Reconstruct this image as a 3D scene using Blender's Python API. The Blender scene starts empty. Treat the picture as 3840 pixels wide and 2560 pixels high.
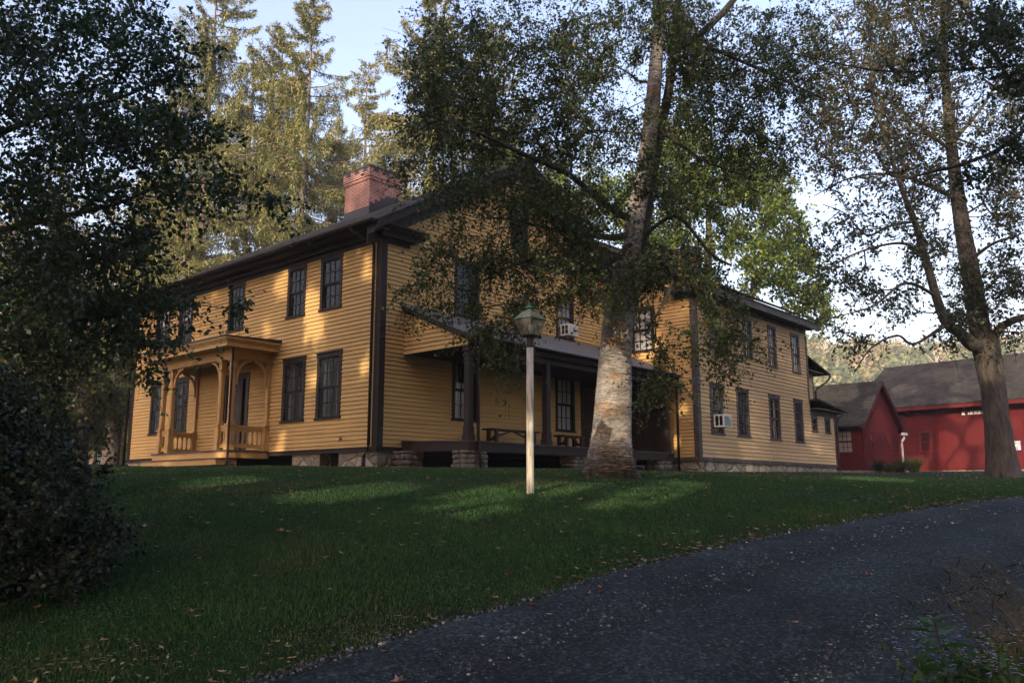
import bpy, math, random
import numpy as np
from mathutils import Vector, Matrix
random.seed(7); RS=np.random.RandomState(11)
S=bpy.context.scene
COL=S.collection
# ---------------------------------------------------------------- camera
EYE=1.6; PITCH=math.radians(10.04); FPX=3162.0
cam=bpy.data.cameras.new('camera'); camo=bpy.data.objects.new('camera',cam); COL.objects.link(camo)
cam.sensor_width=36; cam.lens=FPX/3840*36; cam.clip_end=3000; cam.clip_start=0.05
camo.location=(0,0,EYE); camo.rotation_euler=(math.radians(90)+PITCH,0,0); S.camera=camo
# ---------------------------------------------------------------- world, sun, exposure
SUN_EL=math.radians(23); SUN_AZ=math.radians(203.5)     # azimuth measured clockwise from +Y: behind the camera, to its left
sx,sy=math.sin(SUN_AZ)*math.cos(SUN_EL),math.cos(SUN_AZ)*math.cos(SUN_EL)
SUNV=np.array([sx,sy,math.sin(SUN_EL)])
W=bpy.data.worlds.new("World"); S.world=W; W.use_nodes=True
nt=W.node_tree; nt.nodes.clear()
sk=nt.nodes.new('ShaderNodeTexSky'); sk.sky_type='NISHITA'; sk.sun_disc=False
sk.sun_elevation=SUN_EL; sk.sun_rotation=SUN_AZ; sk.air_density=1.4; sk.dust_density=4.5; sk.ozone_density=2.2; sk.altitude=200
bg=nt.nodes.new('ShaderNodeBackground'); bg.inputs[1].default_value=0.15
wo=nt.nodes.new('ShaderNodeOutputWorld'); tn=nt.nodes.new('ShaderNodeMix'); tn.data_type='RGBA'; tn.blend_type='MULTIPLY'; tn.inputs[0].default_value=1; tn.inputs[7].default_value=(1.14,.965,1.0,1); nt.links.new(sk.outputs[0],tn.inputs[6]); nt.links.new(tn.outputs[2],bg.inputs[0]); nt.links.new(bg.outputs[0],wo.inputs[0])
sun=bpy.data.lights.new('sun','SUN'); sun.energy=2.2; sun.angle=math.radians(0.5); sun.color=(1.0,.83,.62)
suno=bpy.data.objects.new('sun',sun); COL.objects.link(suno)
suno.rotation_euler=Vector((-SUNV[0],-SUNV[1],-SUNV[2])).to_track_quat('-Z','Y').to_euler()
S.view_settings.view_transform='Standard'; S.view_settings.look='None'; S.view_settings.gamma=1; S.view_settings.exposure=1.6
S.render.engine='CYCLES'; S.cycles.max_bounces=6; S.cycles.transparent_max_bounces=12; S.cycles.use_denoising=True
# ---------------------------------------------------------------- helpers
def ray(vx,vy):            # direction of a point of the photograph (2352 px wide), per metre forward
    x,y=vx*1.6327-1920,1280-vy*1.6327
    F=FPX*math.cos(PITCH)-y*math.sin(PITCH); U=FPX*math.sin(PITCH)+y*math.cos(PITCH)
    return np.array([x/F,1.0,U/F])
def at(vx,vy,d): return ray(vx,vy)*d+np.array([0,0,EYE])
def tag(o,label=None,cat=None,group=None,kind=None):
    if label:o['label']=label
    if cat:o['category']=cat
    if group:o['group']=group
    if kind:o['kind']=kind
    return o
def empty(name,loc=(0,0,0),rz=0,**k):
    o=bpy.data.objects.new(name,None); COL.objects.link(o); o.location=loc; o.rotation_euler=(0,0,rz); o.empty_display_size=.1
    return tag(o,**k)
def raw_mesh(name,V,F4=None,F3=None,mat=None,parent=None,attrs=None,smooth=False):
    me=bpy.data.meshes.new(name); V=np.asarray(V,dtype=np.float32)
    idx=[];tot=[]
    if F4 is not None and len(F4): F4=np.asarray(F4,dtype=np.int32); idx.append(F4.ravel()); tot.append(np.full(len(F4),4,np.int32))
    if F3 is not None and len(F3): F3=np.asarray(F3,dtype=np.int32); idx.append(F3.ravel()); tot.append(np.full(len(F3),3,np.int32))
    idx=np.concatenate(idx); tot=np.concatenate(tot)
    me.vertices.add(len(V)); me.vertices.foreach_set('co',V.ravel())
    me.loops.add(len(idx)); me.loops.foreach_set('vertex_index',idx)
    me.polygons.add(len(tot)); st=np.zeros(len(tot),np.int32); st[1:]=np.cumsum(tot)[:-1]
    me.polygons.foreach_set('loop_start',st); me.polygons.foreach_set('loop_total',tot)
    if smooth: me.polygons.foreach_set('use_smooth',np.ones(len(tot),bool))
    if attrs:
        for n,a in attrs.items():
            at_=me.attributes.new(n,'FLOAT','POINT'); at_.data.foreach_set('value',np.asarray(a,dtype=np.float32))
    me.update(calc_edges=True)
    if mat: me.materials.append(mat)
    o=bpy.data.objects.new(name,me); COL.objects.link(o)
    if parent: o.parent=parent
    return o
class MB:
    def __init__(s): s.v=[]; s.f=[]
    def add(s,vs,fs):
        n=len(s.v); s.v.extend([tuple(map(float,p)) for p in vs]); s.f.extend([tuple(i+n for i in f) for f in fs]); return s
    def box(s,x0,x1,y0,y1,z0,z1):
        x0,x1=min(x0,x1),max(x0,x1); y0,y1=min(y0,y1),max(y0,y1)
        return s.add([(x0,y0,z0),(x1,y0,z0),(x1,y1,z0),(x0,y1,z0),(x0,y0,z1),(x1,y0,z1),(x1,y1,z1),(x0,y1,z1)],
            [(0,3,2,1),(4,5,6,7),(0,1,5,4),(1,2,6,5),(2,3,7,6),(3,0,4,7)])
    def prism(s,poly,a,b,fn):            # poly in 2D, extruded between a and b; fn(u,v,t)->xyz
        n=len(poly); vs=[fn(u,v,a) for u,v in poly]+[fn(u,v,b) for u,v in poly]
        return s.add(vs,[tuple(range(n)),tuple(range(2*n-1,n-1,-1))]+[(i,(i+1)%n,n+(i+1)%n,n+i) for i in range(n)])
    def tube(s,pts,rad,n=8,cap=True):
        pts=[Vector(p) for p in pts]; rings=[]
        if not hasattr(rad,'__len__'): rad=[rad]*len(pts)
        up=Vector((0,0,1))
        for i,p in enumerate(pts):
            d=(pts[min(i+1,len(pts)-1)]-pts[max(i-1,0)]).normalized()
            a=d.cross(up) if abs(d.z)<.95 else d.cross(Vector((1,0,0)))
            a.normalize(); b=d.cross(a)
            rings.append([p+a*(math.cos(2*math.pi*k/n)*rad[i])+b*(math.sin(2*math.pi*k/n)*rad[i]) for k in range(n)])
        vs=[q for r in rings for q in r]; fs=[]
        for i in range(len(rings)-1):
            for k in range(n): fs.append((i*n+k,i*n+(k+1)%n,(i+1)*n+(k+1)%n,(i+1)*n+k))
        if cap: fs+= [tuple(range(n-1,-1,-1)),tuple((len(rings)-1)*n+k for k in range(n))]
        return s.add(vs,fs)
    def lathe(s,prof,c,n=16,rot=0):       # prof: list of (r,z)
        vs=[];fs=[]
        for r,z in prof:
            for k in range(n):
                a=2*math.pi*k/n+rot; vs.append((c[0]+r*math.cos(a),c[1]+r*math.sin(a),c[2]+z))
        for i in range(len(prof)-1):
            for k in range(n): fs.append((i*n+k,i*n+(k+1)%n,(i+1)*n+(k+1)%n,(i+1)*n+k))
        fs+=[tuple(range(n-1,-1,-1)),tuple((len(prof)-1)*n+k for k in range(n))]
        return s.add(vs,fs)
    def build(s,name,mat,parent=None,smooth=False,**k):
        me=bpy.data.meshes.new(name); me.from_pydata(s.v,[],s.f); me.update()
        if smooth:
            for p in me.polygons: p.use_smooth=True
        me.materials.append(mat)
        o=bpy.data.objects.new(name,me); COL.objects.link(o)
        if parent: o.parent=parent
        return tag(o,**k)
# ---------------------------------------------------------------- materials
def newmat(name):
    m=bpy.data.materials.new(name); m.use_nodes=True; t=m.node_tree; b=t.nodes['Principled BSDF']; return m,t,b
def N(t,typ,**k):
    n=t.nodes.new(typ)
    for a,v in k.items(): setattr(n,a,v)
    return n
def noise(t,scale,detail=4,rough=.55,coord='Object',stretch=None):
    tc=N(t,'ShaderNodeTexCoord'); n=N(t,'ShaderNodeTexNoise'); n.inputs['Scale'].default_value=scale; n.inputs['Detail'].default_value=detail; n.inputs['Roughness'].default_value=rough
    if stretch:
        mp=N(t,'ShaderNodeMapping'); mp.inputs['Scale'].default_value=stretch; t.links.new(tc.outputs[coord],mp.inputs[0]); t.links.new(mp.outputs[0],n.inputs[0])
    else: t.links.new(tc.outputs[coord],n.inputs[0])
    return n
def ramp(t,src,stops,interp='LINEAR'):
    r=N(t,'ShaderNodeValToRGB'); e=r.color_ramp; e.interpolation=interp
    while len(e.elements)<len(stops): e.elements.new(.5)
    for i,(p,c) in enumerate(stops): e.elements[i].position=p; e.elements[i].color=(*c,1)
    t.links.new(src,r.inputs[0]); return r
def mixc(t,a,b,fac,mode='MIX'):
    m=N(t,'ShaderNodeMix',data_type='RGBA',blend_type=mode)
    for s,v in ((6,a),(7,b)):
        if isinstance(v,tuple): m.inputs[s].default_value=(*v,1)
        else: t.links.new(v,m.inputs[s])
    if isinstance(fac,(int,float)): m.inputs[0].default_value=fac
    else: t.links.new(fac,m.inputs[0])
    return m.outputs[2]
def bump(t,b,src,strength=.3,dist=.02):
    n=N(t,'ShaderNodeBump'); n.inputs['Strength'].default_value=strength; n.inputs['Distance'].default_value=dist
    t.links.new(src,n.inputs['Height']); t.links.new(n.outputs[0],b.inputs['Normal']); return n
def paint(name,c,var=.25,rough=.65,scale=1.2,fine=18,dirt=None,spec=.18,bmp=.15):
    m,t,b=newmat(name)
    n1=noise(t,scale,5,.6); n2=noise(t,fine,4,.7,stretch=(1,1,.25))
    c0=tuple(x*(1-var) for x in c); c1=tuple(min(1,x*(1+var)) for x in c)
    r=ramp(t,n1.outputs[0],[(.3,c0),(.7,c1)])
    r2=ramp(t,n2.outputs[0],[(.35,(.78,.78,.78)),(.62,(1,1,1))])
    o=mixc(t,r.outputs[0],r2.outputs[0],.8,'MULTIPLY')
    if dirt:
        n3=noise(t,2.7,6,.7); r3=ramp(t,n3.outputs[0],[(.52,(0,0,0)),(.72,(1,1,1))]); o=mixc(t,o,dirt,r3.outputs[0])
    t.links.new(o,b.inputs['Base Color']); b.inputs['Roughness'].default_value=rough; b.inputs['Specular IOR Level'].default_value=spec
    if bmp: bump(t,b,n2.outputs[0],bmp,.01)
    return m
def leafmat(name,stops,trans=.35,rough=.5):
    m,t,b=newmat(name)
    a=N(t,'ShaderNodeAttribute',attribute_name='rnd'); r=ramp(t,a.outputs['Fac'],stops)
    t.links.new(r.outputs[0],b.inputs['Base Color']); b.inputs['Roughness'].default_value=rough; b.inputs['Specular IOR Level'].default_value=.35
    tr=N(t,'ShaderNodeBsdfTranslucent'); g=mixc(t,r.outputs[0],(1.0,1.0,.55),.7,'MULTIPLY'); 
    h=N(t,'ShaderNodeHueSaturation'); h.inputs['Value'].default_value=1.6; t.links.new(g,h.inputs['Color']); t.links.new(h.outputs[0],tr.inputs[0])
    mx=N(t,'ShaderNodeMixShader'); mx.inputs[0].default_value=trans; t.links.new(b.outputs[0],mx.inputs[1]); t.links.new(tr.outputs[0],mx.inputs[2])
    t.links.new(mx.outputs[0],t.nodes['Material Output'].inputs[0]); return m
YEL=(.59,.375,.145); BRN=(.034,.024,.020)
M={}
def boardpaint(name,c,worn):
    m,t,b=newmat(name); n1=noise(t,.45,5,.6); n2=noise(t,1.0,3,.6,stretch=(.22,.22,9)); n3=noise(t,2.2,7,.75,stretch=(.7,.7,2.5)); n4=noise(t,30,3,.6)
    a=ramp(t,n1.outputs[0],[(.3,tuple(x*.86 for x in c)),(.7,tuple(min(1,x*1.08) for x in c))]); r2=ramp(t,n2.outputs[0],[(.3,(.84,.83,.80)),(.7,(1.06,1.06,1.06))]); o=mixc(t,a.outputs[0],r2.outputs[0],1,'MULTIPLY')
    r3=ramp(t,n3.outputs[0],[(.60,(0,0,0)),(.72,(1,1,1))]); f=N(t,'ShaderNodeMath',operation='MULTIPLY'); f.inputs[1].default_value=.55; t.links.new(r3.outputs[0],f.inputs[0]); o=mixc(t,o,worn,f.outputs[0])
    r4=ramp(t,n4.outputs[0],[(.3,(.9,.9,.9)),(.6,(1,1,1))]); o=mixc(t,o,r4.outputs[0],1,'MULTIPLY'); t.links.new(o,b.inputs['Base Color']); b.inputs['Roughness'].default_value=.75; b.inputs['Specular IOR Level'].default_value=.15; bump(t,b,n3.outputs[0],.2,.01); return m
M['yellow']=boardpaint('yellow_paint',YEL,(.50,.34,.18))
M['yellow_trim']=paint('yellow_trim_paint',(.54,.32,.11),.1,.55,1,20,spec=.3)
M['ell_yellow']=boardpaint('weathered_yellow_paint',(.55,.385,.21),(.60,.50,.38))
M['brown']=paint('brown_paint',BRN,.2,.6,2,20,spec=.15)
M['brown_worn']=paint('worn_brown_paint',(.075,.062,.056),.3,.6,3,12,dirt=(.14,.13,.13))
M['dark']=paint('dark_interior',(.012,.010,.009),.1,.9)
M['darkdoor']=paint('dark_brown_door',(.05,.033,.024),.2,.45)
M['red']=paint('barn_red_paint',(.100,.011,.011),.4,.8,.6,7,dirt=(.08,.018,.015),spec=.12)
M['red_trim']=paint('red_trim_paint',(.105,.012,.012),.15,.6)
M['white']=paint('white_paint',(.72,.70,.66),.08,.5,3,12,dirt=(.5,.47,.42))
M['bulb']=paint('frosted_bulb',(.75,.75,.72),.03,.3)
M['curtain']=paint('curtain_cloth',(.74,.73,.70),.06,.9,4,30)  # cloth white, also used for the sheets that imitate sky glare
M['metal_dark']=paint('dark_metal',(.045,.04,.04),.2,.4)
def brick():
    m,t,b=newmat('red_brick'); tc=N(t,'ShaderNodeTexCoord')
    sep=N(t,'ShaderNodeSeparateXYZ'); t.links.new(tc.outputs['Object'],sep.inputs[0])
    ad=N(t,'ShaderNodeMath',operation='ADD'); t.links.new(sep.outputs[0],ad.inputs[0]); t.links.new(sep.outputs[1],ad.inputs[1])
    cb=N(t,'ShaderNodeCombineXYZ'); t.links.new(ad.outputs[0],cb.inputs[0]); t.links.new(sep.outputs[2],cb.inputs[1])
    br=N(t,'ShaderNodeTexBrick'); br.inputs['Scale'].default_value=1; br.inputs['Brick Width'].default_value=.215; br.inputs['Row Height'].default_value=.075; br.inputs['Mortar Size'].default_value=.011
    br.inputs['Color1'].default_value=(.30,.085,.055,1); br.inputs['Color2'].default_value=(.20,.05,.035,1); br.inputs['Mortar'].default_value=(.42,.34,.29,1); br.inputs['Mortar Smooth'].default_value=.2
    t.links.new(cb.outputs[0],br.inputs[0]); n=noise(t,1.6,6,.7); r=ramp(t,n.outputs[0],[(.35,(.45,.42,.40)),(.6,(1,1,1))])
    t.links.new(mixc(t,br.outputs[0],r.outputs[0],.75,'MULTIPLY'),b.inputs['Base Color']); b.inputs['Roughness'].default_value=.85
    bump(t,b,br.outputs['Fac'],-.5,.01); return m
M['brick']=brick()
def shingle(name,c,row=.14,axis='z',warm=(.18,.15,.09)):
    m,t,b=newmat(name); tc=N(t,'ShaderNodeTexCoord'); sep=N(t,'ShaderNodeSeparateXYZ'); t.links.new(tc.outputs['Object'],sep.inputs[0])
    cb=N(t,'ShaderNodeCombineXYZ'); t.links.new(sep.outputs[1 if axis!='x' else 0],cb.inputs[0]); t.links.new(sep.outputs[2],cb.inputs[1])
    br=N(t,'ShaderNodeTexBrick'); br.inputs['Scale'].default_value=1; br.inputs['Brick Width'].default_value=.30; br.inputs['Row Height'].default_value=row*.5; br.inputs['Mortar Size'].default_value=.006
    br.inputs['Color1'].default_value=(*[x*1.25 for x in c],1); br.inputs['Color2'].default_value=(*[x*.7 for x in c],1); br.inputs['Mortar'].default_value=(*[x*.3 for x in c],1)
    t.links.new(cb.outputs[0],br.inputs[0]); n=noise(t,9,5,.8); r=ramp(t,n.outputs[0],[(.3,(.55,.55,.55)),(.7,(1.25,1.2,1.1))])
    o=mixc(t,br.outputs[0],r.outputs[0],.9,'MULTIPLY'); n2=noise(t,1.1,6,.7); r2=ramp(t,n2.outputs[0],[(.5,(0,0,0)),(.75,(1,1,1))])
    t.links.new(mixc(t,o,warm,r2.outputs[0]),b.inputs['Base Color']); b.inputs['Roughness'].default_value=1; b.inputs['Specular IOR Level'].default_value=.05; bump(t,b,n.outputs[0],.6,.02); return m
M['shingle']=shingle('grey_shingles',(.045,.043,.04),warm=(.10,.085,.055))
M['shingle_barn']=shingle('brown_shingles',(.048,.045,.043),warm=(.065,.058,.05))
M['shingle_x']=shingle('mossy_shingles',(.07,.068,.055),axis='x',warm=(.05,.06,.025))
def porchroof():
    m,t,b=newmat('weathered_porch_roof'); n=noise(t,5,6,.75,stretch=(.7,5,5)); r=ramp(t,n.outputs[0],[(.36,(.06,.055,.05)),(.56,(.14,.125,.115)),(.68,(.30,.30,.31))])
    t.links.new(r.outputs[0],b.inputs['Base Color']); b.inputs['Roughness'].default_value=.55; bump(t,b,n.outputs[0],.4,.02); return m
M['porchroof']=porchroof()
def stone():
    m,t,b=newmat('fieldstone'); n0=noise(t,3,3,.6)
    tc=N(t,'ShaderNodeTexCoord'); mp=N(t,'ShaderNodeMapping'); mp.inputs['Scale'].default_value=(1,1,1.5); t.links.new(tc.outputs['Object'],mp.inputs[0])
    mx=mixc(t,mp.outputs[0],n0.outputs['Color'],.12)
    v=N(t,'ShaderNodeTexVoronoi',feature='DISTANCE_TO_EDGE'); v.inputs['Scale'].default_value=2.3; t.links.new(mx,v.inputs[0])
    v2=N(t,'ShaderNodeTexVoronoi'); v2.inputs['Scale'].default_value=2.3; t.links.new(mx,v2.inputs[0])
    n=noise(t,14,6,.75); r=ramp(t,n.outputs[0],[(.25,(.17,.14,.11)),(.5,(.34,.30,.24)),(.75,(.46,.42,.35))])
    bw=N(t,'ShaderNodeRGBToBW'); t.links.new(v2.outputs['Color'],bw.inputs[0]); rv=ramp(t,bw.outputs[0],[(.2,(.62,.60,.58)),(.8,(1.15,1.1,1.0))]); col=mixc(t,r.outputs[0],rv.outputs[0],1,'MULTIPLY')
    e=ramp(t,v.outputs['Distance'],[(.0,(.55,.5,.45)),(.06,(1,1,1))])
    t.links.new(mixc(t,col,e.outputs[0],.9,'MULTIPLY'),b.inputs['Base Color']); b.inputs['Roughness'].default_value=.9
    ad=N(t,'ShaderNodeMath',operation='ADD'); e2=ramp(t,v.outputs['Distance'],[(0,(0,0,0)),(.15,(1,1,1))]); t.links.new(e2.outputs[0],ad.inputs[0]); ml=N(t,'ShaderNodeMath',operation='MULTIPLY'); ml.inputs[1].default_value=.5; t.links.new(n.outputs[0],ml.inputs[0]); t.links.new(ml.outputs[0],ad.inputs[1])
    bump(t,b,ad.outputs[0],.9,.05); return m
M['stone']=stone()
def pane(name,c=(.012,.014,.016),a=1.0):
    m,t,b=newmat(name); b.inputs['Base Color'].default_value=(*c,1); b.inputs['Roughness'].default_value=.03; b.inputs['IOR'].default_value=1.9
    n=noise(t,1.3,2,.5); bump(t,b,n.outputs[0],.12,.03)
    if a<1:
        tr=N(t,'ShaderNodeBsdfTransparent'); mx=N(t,'ShaderNodeMixShader'); mx.inputs[0].default_value=a; t.links.new(tr.outputs[0],mx.inputs[1]); t.links.new(b.outputs[0],mx.inputs[2]); t.links.new(mx.outputs[0],t.nodes['Material Output'].inputs[0])
    return m
M['pane']=pane('window_glass',a=.32); 
def screenmat():
    m,t,b=newmat('insect_screen'); b.inputs['Base Color'].default_value=(.02,.02,.02,1); b.inputs['Roughness'].default_value=.8
    tr=N(t,'ShaderNodeBsdfTransparent'); mx=N(t,'ShaderNodeMixShader'); mx.inputs[0].default_value=.45; t.links.new(tr.outputs[0],mx.inputs[1]); t.links.new(b.outputs[0],mx.inputs[2]); t.links.new(mx.outputs[0],t.nodes['Material Output'].inputs[0]); return m
M['screen']=screenmat()
def lampglass():
    m,t,b=newmat('hazy_lantern_glass'); n=noise(t,16,5,.7); r=ramp(t,n.outputs[0],[(.3,(.05,.055,.045)),(.7,(.22,.21,.17))]); t.links.new(r.outputs[0],b.inputs['Base Color']); b.inputs['Roughness'].default_value=.25
    tr=N(t,'ShaderNodeBsdfTransparent'); mx=N(t,'ShaderNodeMixShader'); mx.inputs[0].default_value=.6; t.links.new(tr.outputs[0],mx.inputs[1]); t.links.new(b.outputs[0],mx.inputs[2]); t.links.new(mx.outputs[0],t.nodes['Material Output'].inputs[0]); return m
M['lampglass']=lampglass()
M['verdigris']=paint('verdigris_copper',(.045,.095,.078),.4,.6,9,30,dirt=(.05,.07,.055))
def postwood():
    m,t,b=newmat('weathered_cream_paint'); n=noise(t,4,6,.7,stretch=(6,6,.5)); n2=noise(t,2,4,.6)
    r=ramp(t,n.outputs[0],[(.35,(.16,.14,.11)),(.45,(.40,.37,.30)),(.6,(.60,.56,.47))]); t.links.new(r.outputs[0],b.inputs['Base Color']); b.inputs['Roughness'].default_value=.75; bump(t,b,n.outputs[0],.5,.01); return m
M['post']=postwood()
def birchbark():
    m,t,b=newmat('birch_bark'); A=noise(t,4.2,8,.8,stretch=(1,1,7)); B=noise(t,8,5,.75,stretch=(1,1,11)); C_=noise(t,2.0,5,.7,stretch=(1,1,3)); D=noise(t,18,4,.75,stretch=(.6,.6,8)); G=noise(t,1.9,7,.75,stretch=(1,1,1.6))
    base=ramp(t,A.outputs[0],[(.34,(.13,.115,.10)),(.44,(.30,.27,.24)),(.54,(.50,.46,.41)),(.66,(.62,.58,.53))])
    pk=ramp(t,C_.outputs[0],[(.52,(1,1,1)),(.60,(1.0,.70,.50))]); o=mixc(t,base.outputs[0],pk.outputs[0],1,'MULTIPLY')
    l1=ramp(t,B.outputs[0],[(.40,(.10,.085,.07)),(.45,(1,1,1))]); o=mixc(t,o,l1.outputs[0],1,'MULTIPLY'); l2=ramp(t,D.outputs[0],[(.36,(.16,.14,.12)),(.43,(1,1,1))]); o=mixc(t,o,l2.outputs[0],.9,'MULTIPLY')
    g=ramp(t,G.outputs[0],[(.52,(0,0,0)),(.64,(1,1,1))]); gm=N(t,'ShaderNodeMath',operation='MULTIPLY'); gm.inputs[1].default_value=.65; t.links.new(g.outputs[0],gm.inputs[0]); o=mixc(t,o,(.13,.125,.10),gm.outputs[0])
    n4=noise(t,9,8,.8,stretch=(1,1,.6)); dk=ramp(t,n4.outputs[0],[(.38,(.012,.010,.007)),(.55,(.06,.05,.034)),(.68,(.15,.13,.09))])
    tc=N(t,'ShaderNodeTexCoord'); sep=N(t,'ShaderNodeSeparateXYZ'); t.links.new(tc.outputs['Object'],sep.inputs[0])
    ad=N(t,'ShaderNodeMath',operation='MULTIPLY_ADD'); ad.inputs[1].default_value=2.2; t.links.new(A.outputs[0],ad.inputs[0]); t.links.new(sep.outputs[2],ad.inputs[2])
    mr=N(t,'ShaderNodeMapRange'); mr.inputs[1].default_value=3.12; mr.inputs[2].default_value=3.6; mr.inputs[3].default_value=1; mr.inputs[4].default_value=0; t.links.new(ad.outputs[0],mr.inputs[0]); o=mixc(t,o,dk.outputs[0],mr.outputs[0])
    t.links.new(o,b.inputs['Base Color']); b.inputs['Roughness'].default_value=.75; b.inputs['Specular IOR Level'].default_value=.2
    bump(t,b,D.outputs[0],.9,.03); return m
M['birch']=birchbark()
def bark(name,c0,c1,sc=5,st=(1,1,.25)):
    m,t,b=newmat(name); n=noise(t,sc,8,.75,stretch=st); r=ramp(t,n.outputs[0],[(.35,c0),(.65,c1)]); t.links.new(r.outputs[0],b.inputs['Base Color']); b.inputs['Roughness'].default_value=.9; bump(t,b,n.outputs[0],1,.12); return m
M['bark']=bark('grey_brown_bark',(.028,.022,.017),(.13,.105,.08),7)
M['twig']=bark('dark_twig_bark',(.025,.019,.015),(.075,.06,.048))
M['spruce_bark']=bark('spruce_bark',(.09,.07,.055),(.30,.24,.19))
M['leaf_birch']=leafmat('birch_leaves',[(0,(.026,.042,.014)),(.5,(.052,.078,.022)),(.88,(.09,.115,.030)),(.97,(.18,.14,.03)),(1,(.34,.22,.04))])
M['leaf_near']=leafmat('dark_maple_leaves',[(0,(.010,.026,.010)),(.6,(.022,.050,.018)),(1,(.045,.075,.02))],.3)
M['leaf_right']=leafmat('turning_maple_leaves',[(0,(.022,.036,.016)),(.62,(.05,.062,.024)),(.85,(.12,.095,.035)),(1,(.24,.15,.05))])
M['leaf_far']=leafmat('bright_green_leaves',[(0,(.036,.08,.016)),(.6,(.09,.14,.025)),(1,(.25,.27,.045))],.4)
M['leaf_hill']=leafmat('hill_leaves',[(0,(.05,.085,.03)),(.45,(.11,.14,.05)),(.75,(.20,.19,.075)),(.92,(.28,.20,.10)),(1,(.34,.28,.20))],.2)
M['needle']=leafmat('spruce_needles',[(0,(.030,.055,.020)),(.45,(.10,.125,.036)),(.75,(.25,.23,.07)),(1,(.48,.39,.17))],.15,.6)
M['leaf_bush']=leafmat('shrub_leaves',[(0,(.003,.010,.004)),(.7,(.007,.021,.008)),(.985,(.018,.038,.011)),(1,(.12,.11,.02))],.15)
M['leaf_woods']=leafmat('woodland_leaves',[(0,(.03,.045,.015)),(.6,(.07,.08,.02)),(1,(.16,.14,.03))],.3)
M['grass']=leafmat('grass_blades',[(0,(.008,.036,.008)),(.55,(.020,.074,.013)),(.9,(.045,.098,.020)),(1,(.13,.10,.05))],.25,.55)
M['weed']=leafmat('clover_leaves',[(0,(.015,.05,.016)),(.8,(.04,.10,.03)),(1,(.10,.15,.04))],.2)
M['fallen']=leafmat('fallen_leaves',[(0,(.06,.03,.02)),(.35,(.17,.085,.05)),(.6,(.30,.17,.12)),(.8,(.36,.15,.05)),(1,(.48,.36,.22))],.15,.6)
M['shrub_fall']=leafmat('yellow_litter',[(0,(.06,.05,.03)),(.5,(.16,.13,.06)),(1,(.34,.30,.12))],.1,.6)
M['pebble']=leafmat('gravel_stones',[(0,(.012,.016,.018)),(.55,(.042,.055,.062)),(.88,(.11,.125,.135)),(.975,(.24,.24,.24)),(1,(.45,.44,.42))],0,.8)
M['dry']=leafmat('dry_grass_stems',[(0,(.10,.08,.04)),(1,(.30,.24,.14))],.1,.7)
M['aster']=leafmat('aster_petals',[(0,(.30,.26,.42)),(1,(.50,.46,.62))],.2,.6)
def groundmat():
    m,t,b=newmat('lawn_soil'); n=noise(t,.55,6,.65); n2=noise(t,30,5,.8); n3=noise(t,3.5,5,.7)
    r=ramp(t,n.outputs[0],[(.34,(.040,.030,.016)),(.48,(.015,.032,.009)),(.7,(.018,.048,.011))])
    r2=ramp(t,n2.outputs[0],[(.25,(.35,.35,.35)),(.7,(1.4,1.4,1.4))]); o=mixc(t,r.outputs[0],r2.outputs[0],1,'MULTIPLY')
    r3=ramp(t,n3.outputs[0],[(.3,(.7,.65,.6)),(.7,(1.15,1.15,1.1))]); o=mixc(t,o,r3.outputs[0],1,'MULTIPLY')
    t.links.new(o,b.inputs['Base Color']); b.inputs['Roughness'].default_value=.95; b.inputs['Specular IOR Level'].default_value=.1; bump(t,b,n2.outputs[0],.8,.05); return m
M['ground']=groundmat()
def roadmat():
    m,t,b=newmat('dark_gravel'); v=N(t,'ShaderNodeTexVoronoi'); tc=N(t,'ShaderNodeTexCoord'); v.inputs['Scale'].default_value=45; t.links.new(tc.outputs['Object'],v.inputs[0]); n=noise(t,.8,5,.6); n2=noise(t,60,4,.8)
    r=ramp(t,v.outputs['Color'],[(.1,(.007,.011,.012)),(.6,(.020,.029,.033)),(.9,(.055,.070,.078)),(1,(.19,.19,.19))]); r2=ramp(t,n.outputs[0],[(.35,(.55,.55,.57)),(.65,(1.2,1.2,1.2))])
    wa=N(t,'ShaderNodeAttribute',attribute_name='wear'); rw=ramp(t,wa.outputs['Fac'],[(0,(.62,.62,.60)),(1,(1.12,1.10,1.06))]); o=mixc(t,r.outputs[0],r2.outputs[0],1,'MULTIPLY')
    t.links.new(mixc(t,o,rw.outputs[0],1,'MULTIPLY'),b.inputs['Base Color']); b.inputs['Roughness'].default_value=.9; b.inputs['Specular IOR Level'].default_value=.15
    bump(t,b,v.outputs['Distance'],-.9,.03); return m
M['road']=roadmat()
def plain(name,c,r=.8):
    m,t,b=newmat(name); n=noise(t,6,4,.6); rr=ramp(t,n.outputs[0],[(.3,tuple(x*.85 for x in c)),(.7,tuple(x*1.1 for x in c))]); t.links.new(rr.outputs[0],b.inputs['Base Color']); b.inputs['Roughness'].default_value=r; return m
M['ink']=plain('black_lettering',(.02,.02,.03)); M['purple']=plain('purple_border',(.12,.06,.30)); M['teal']=plain('teal_label',(.05,.16,.15))
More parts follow.
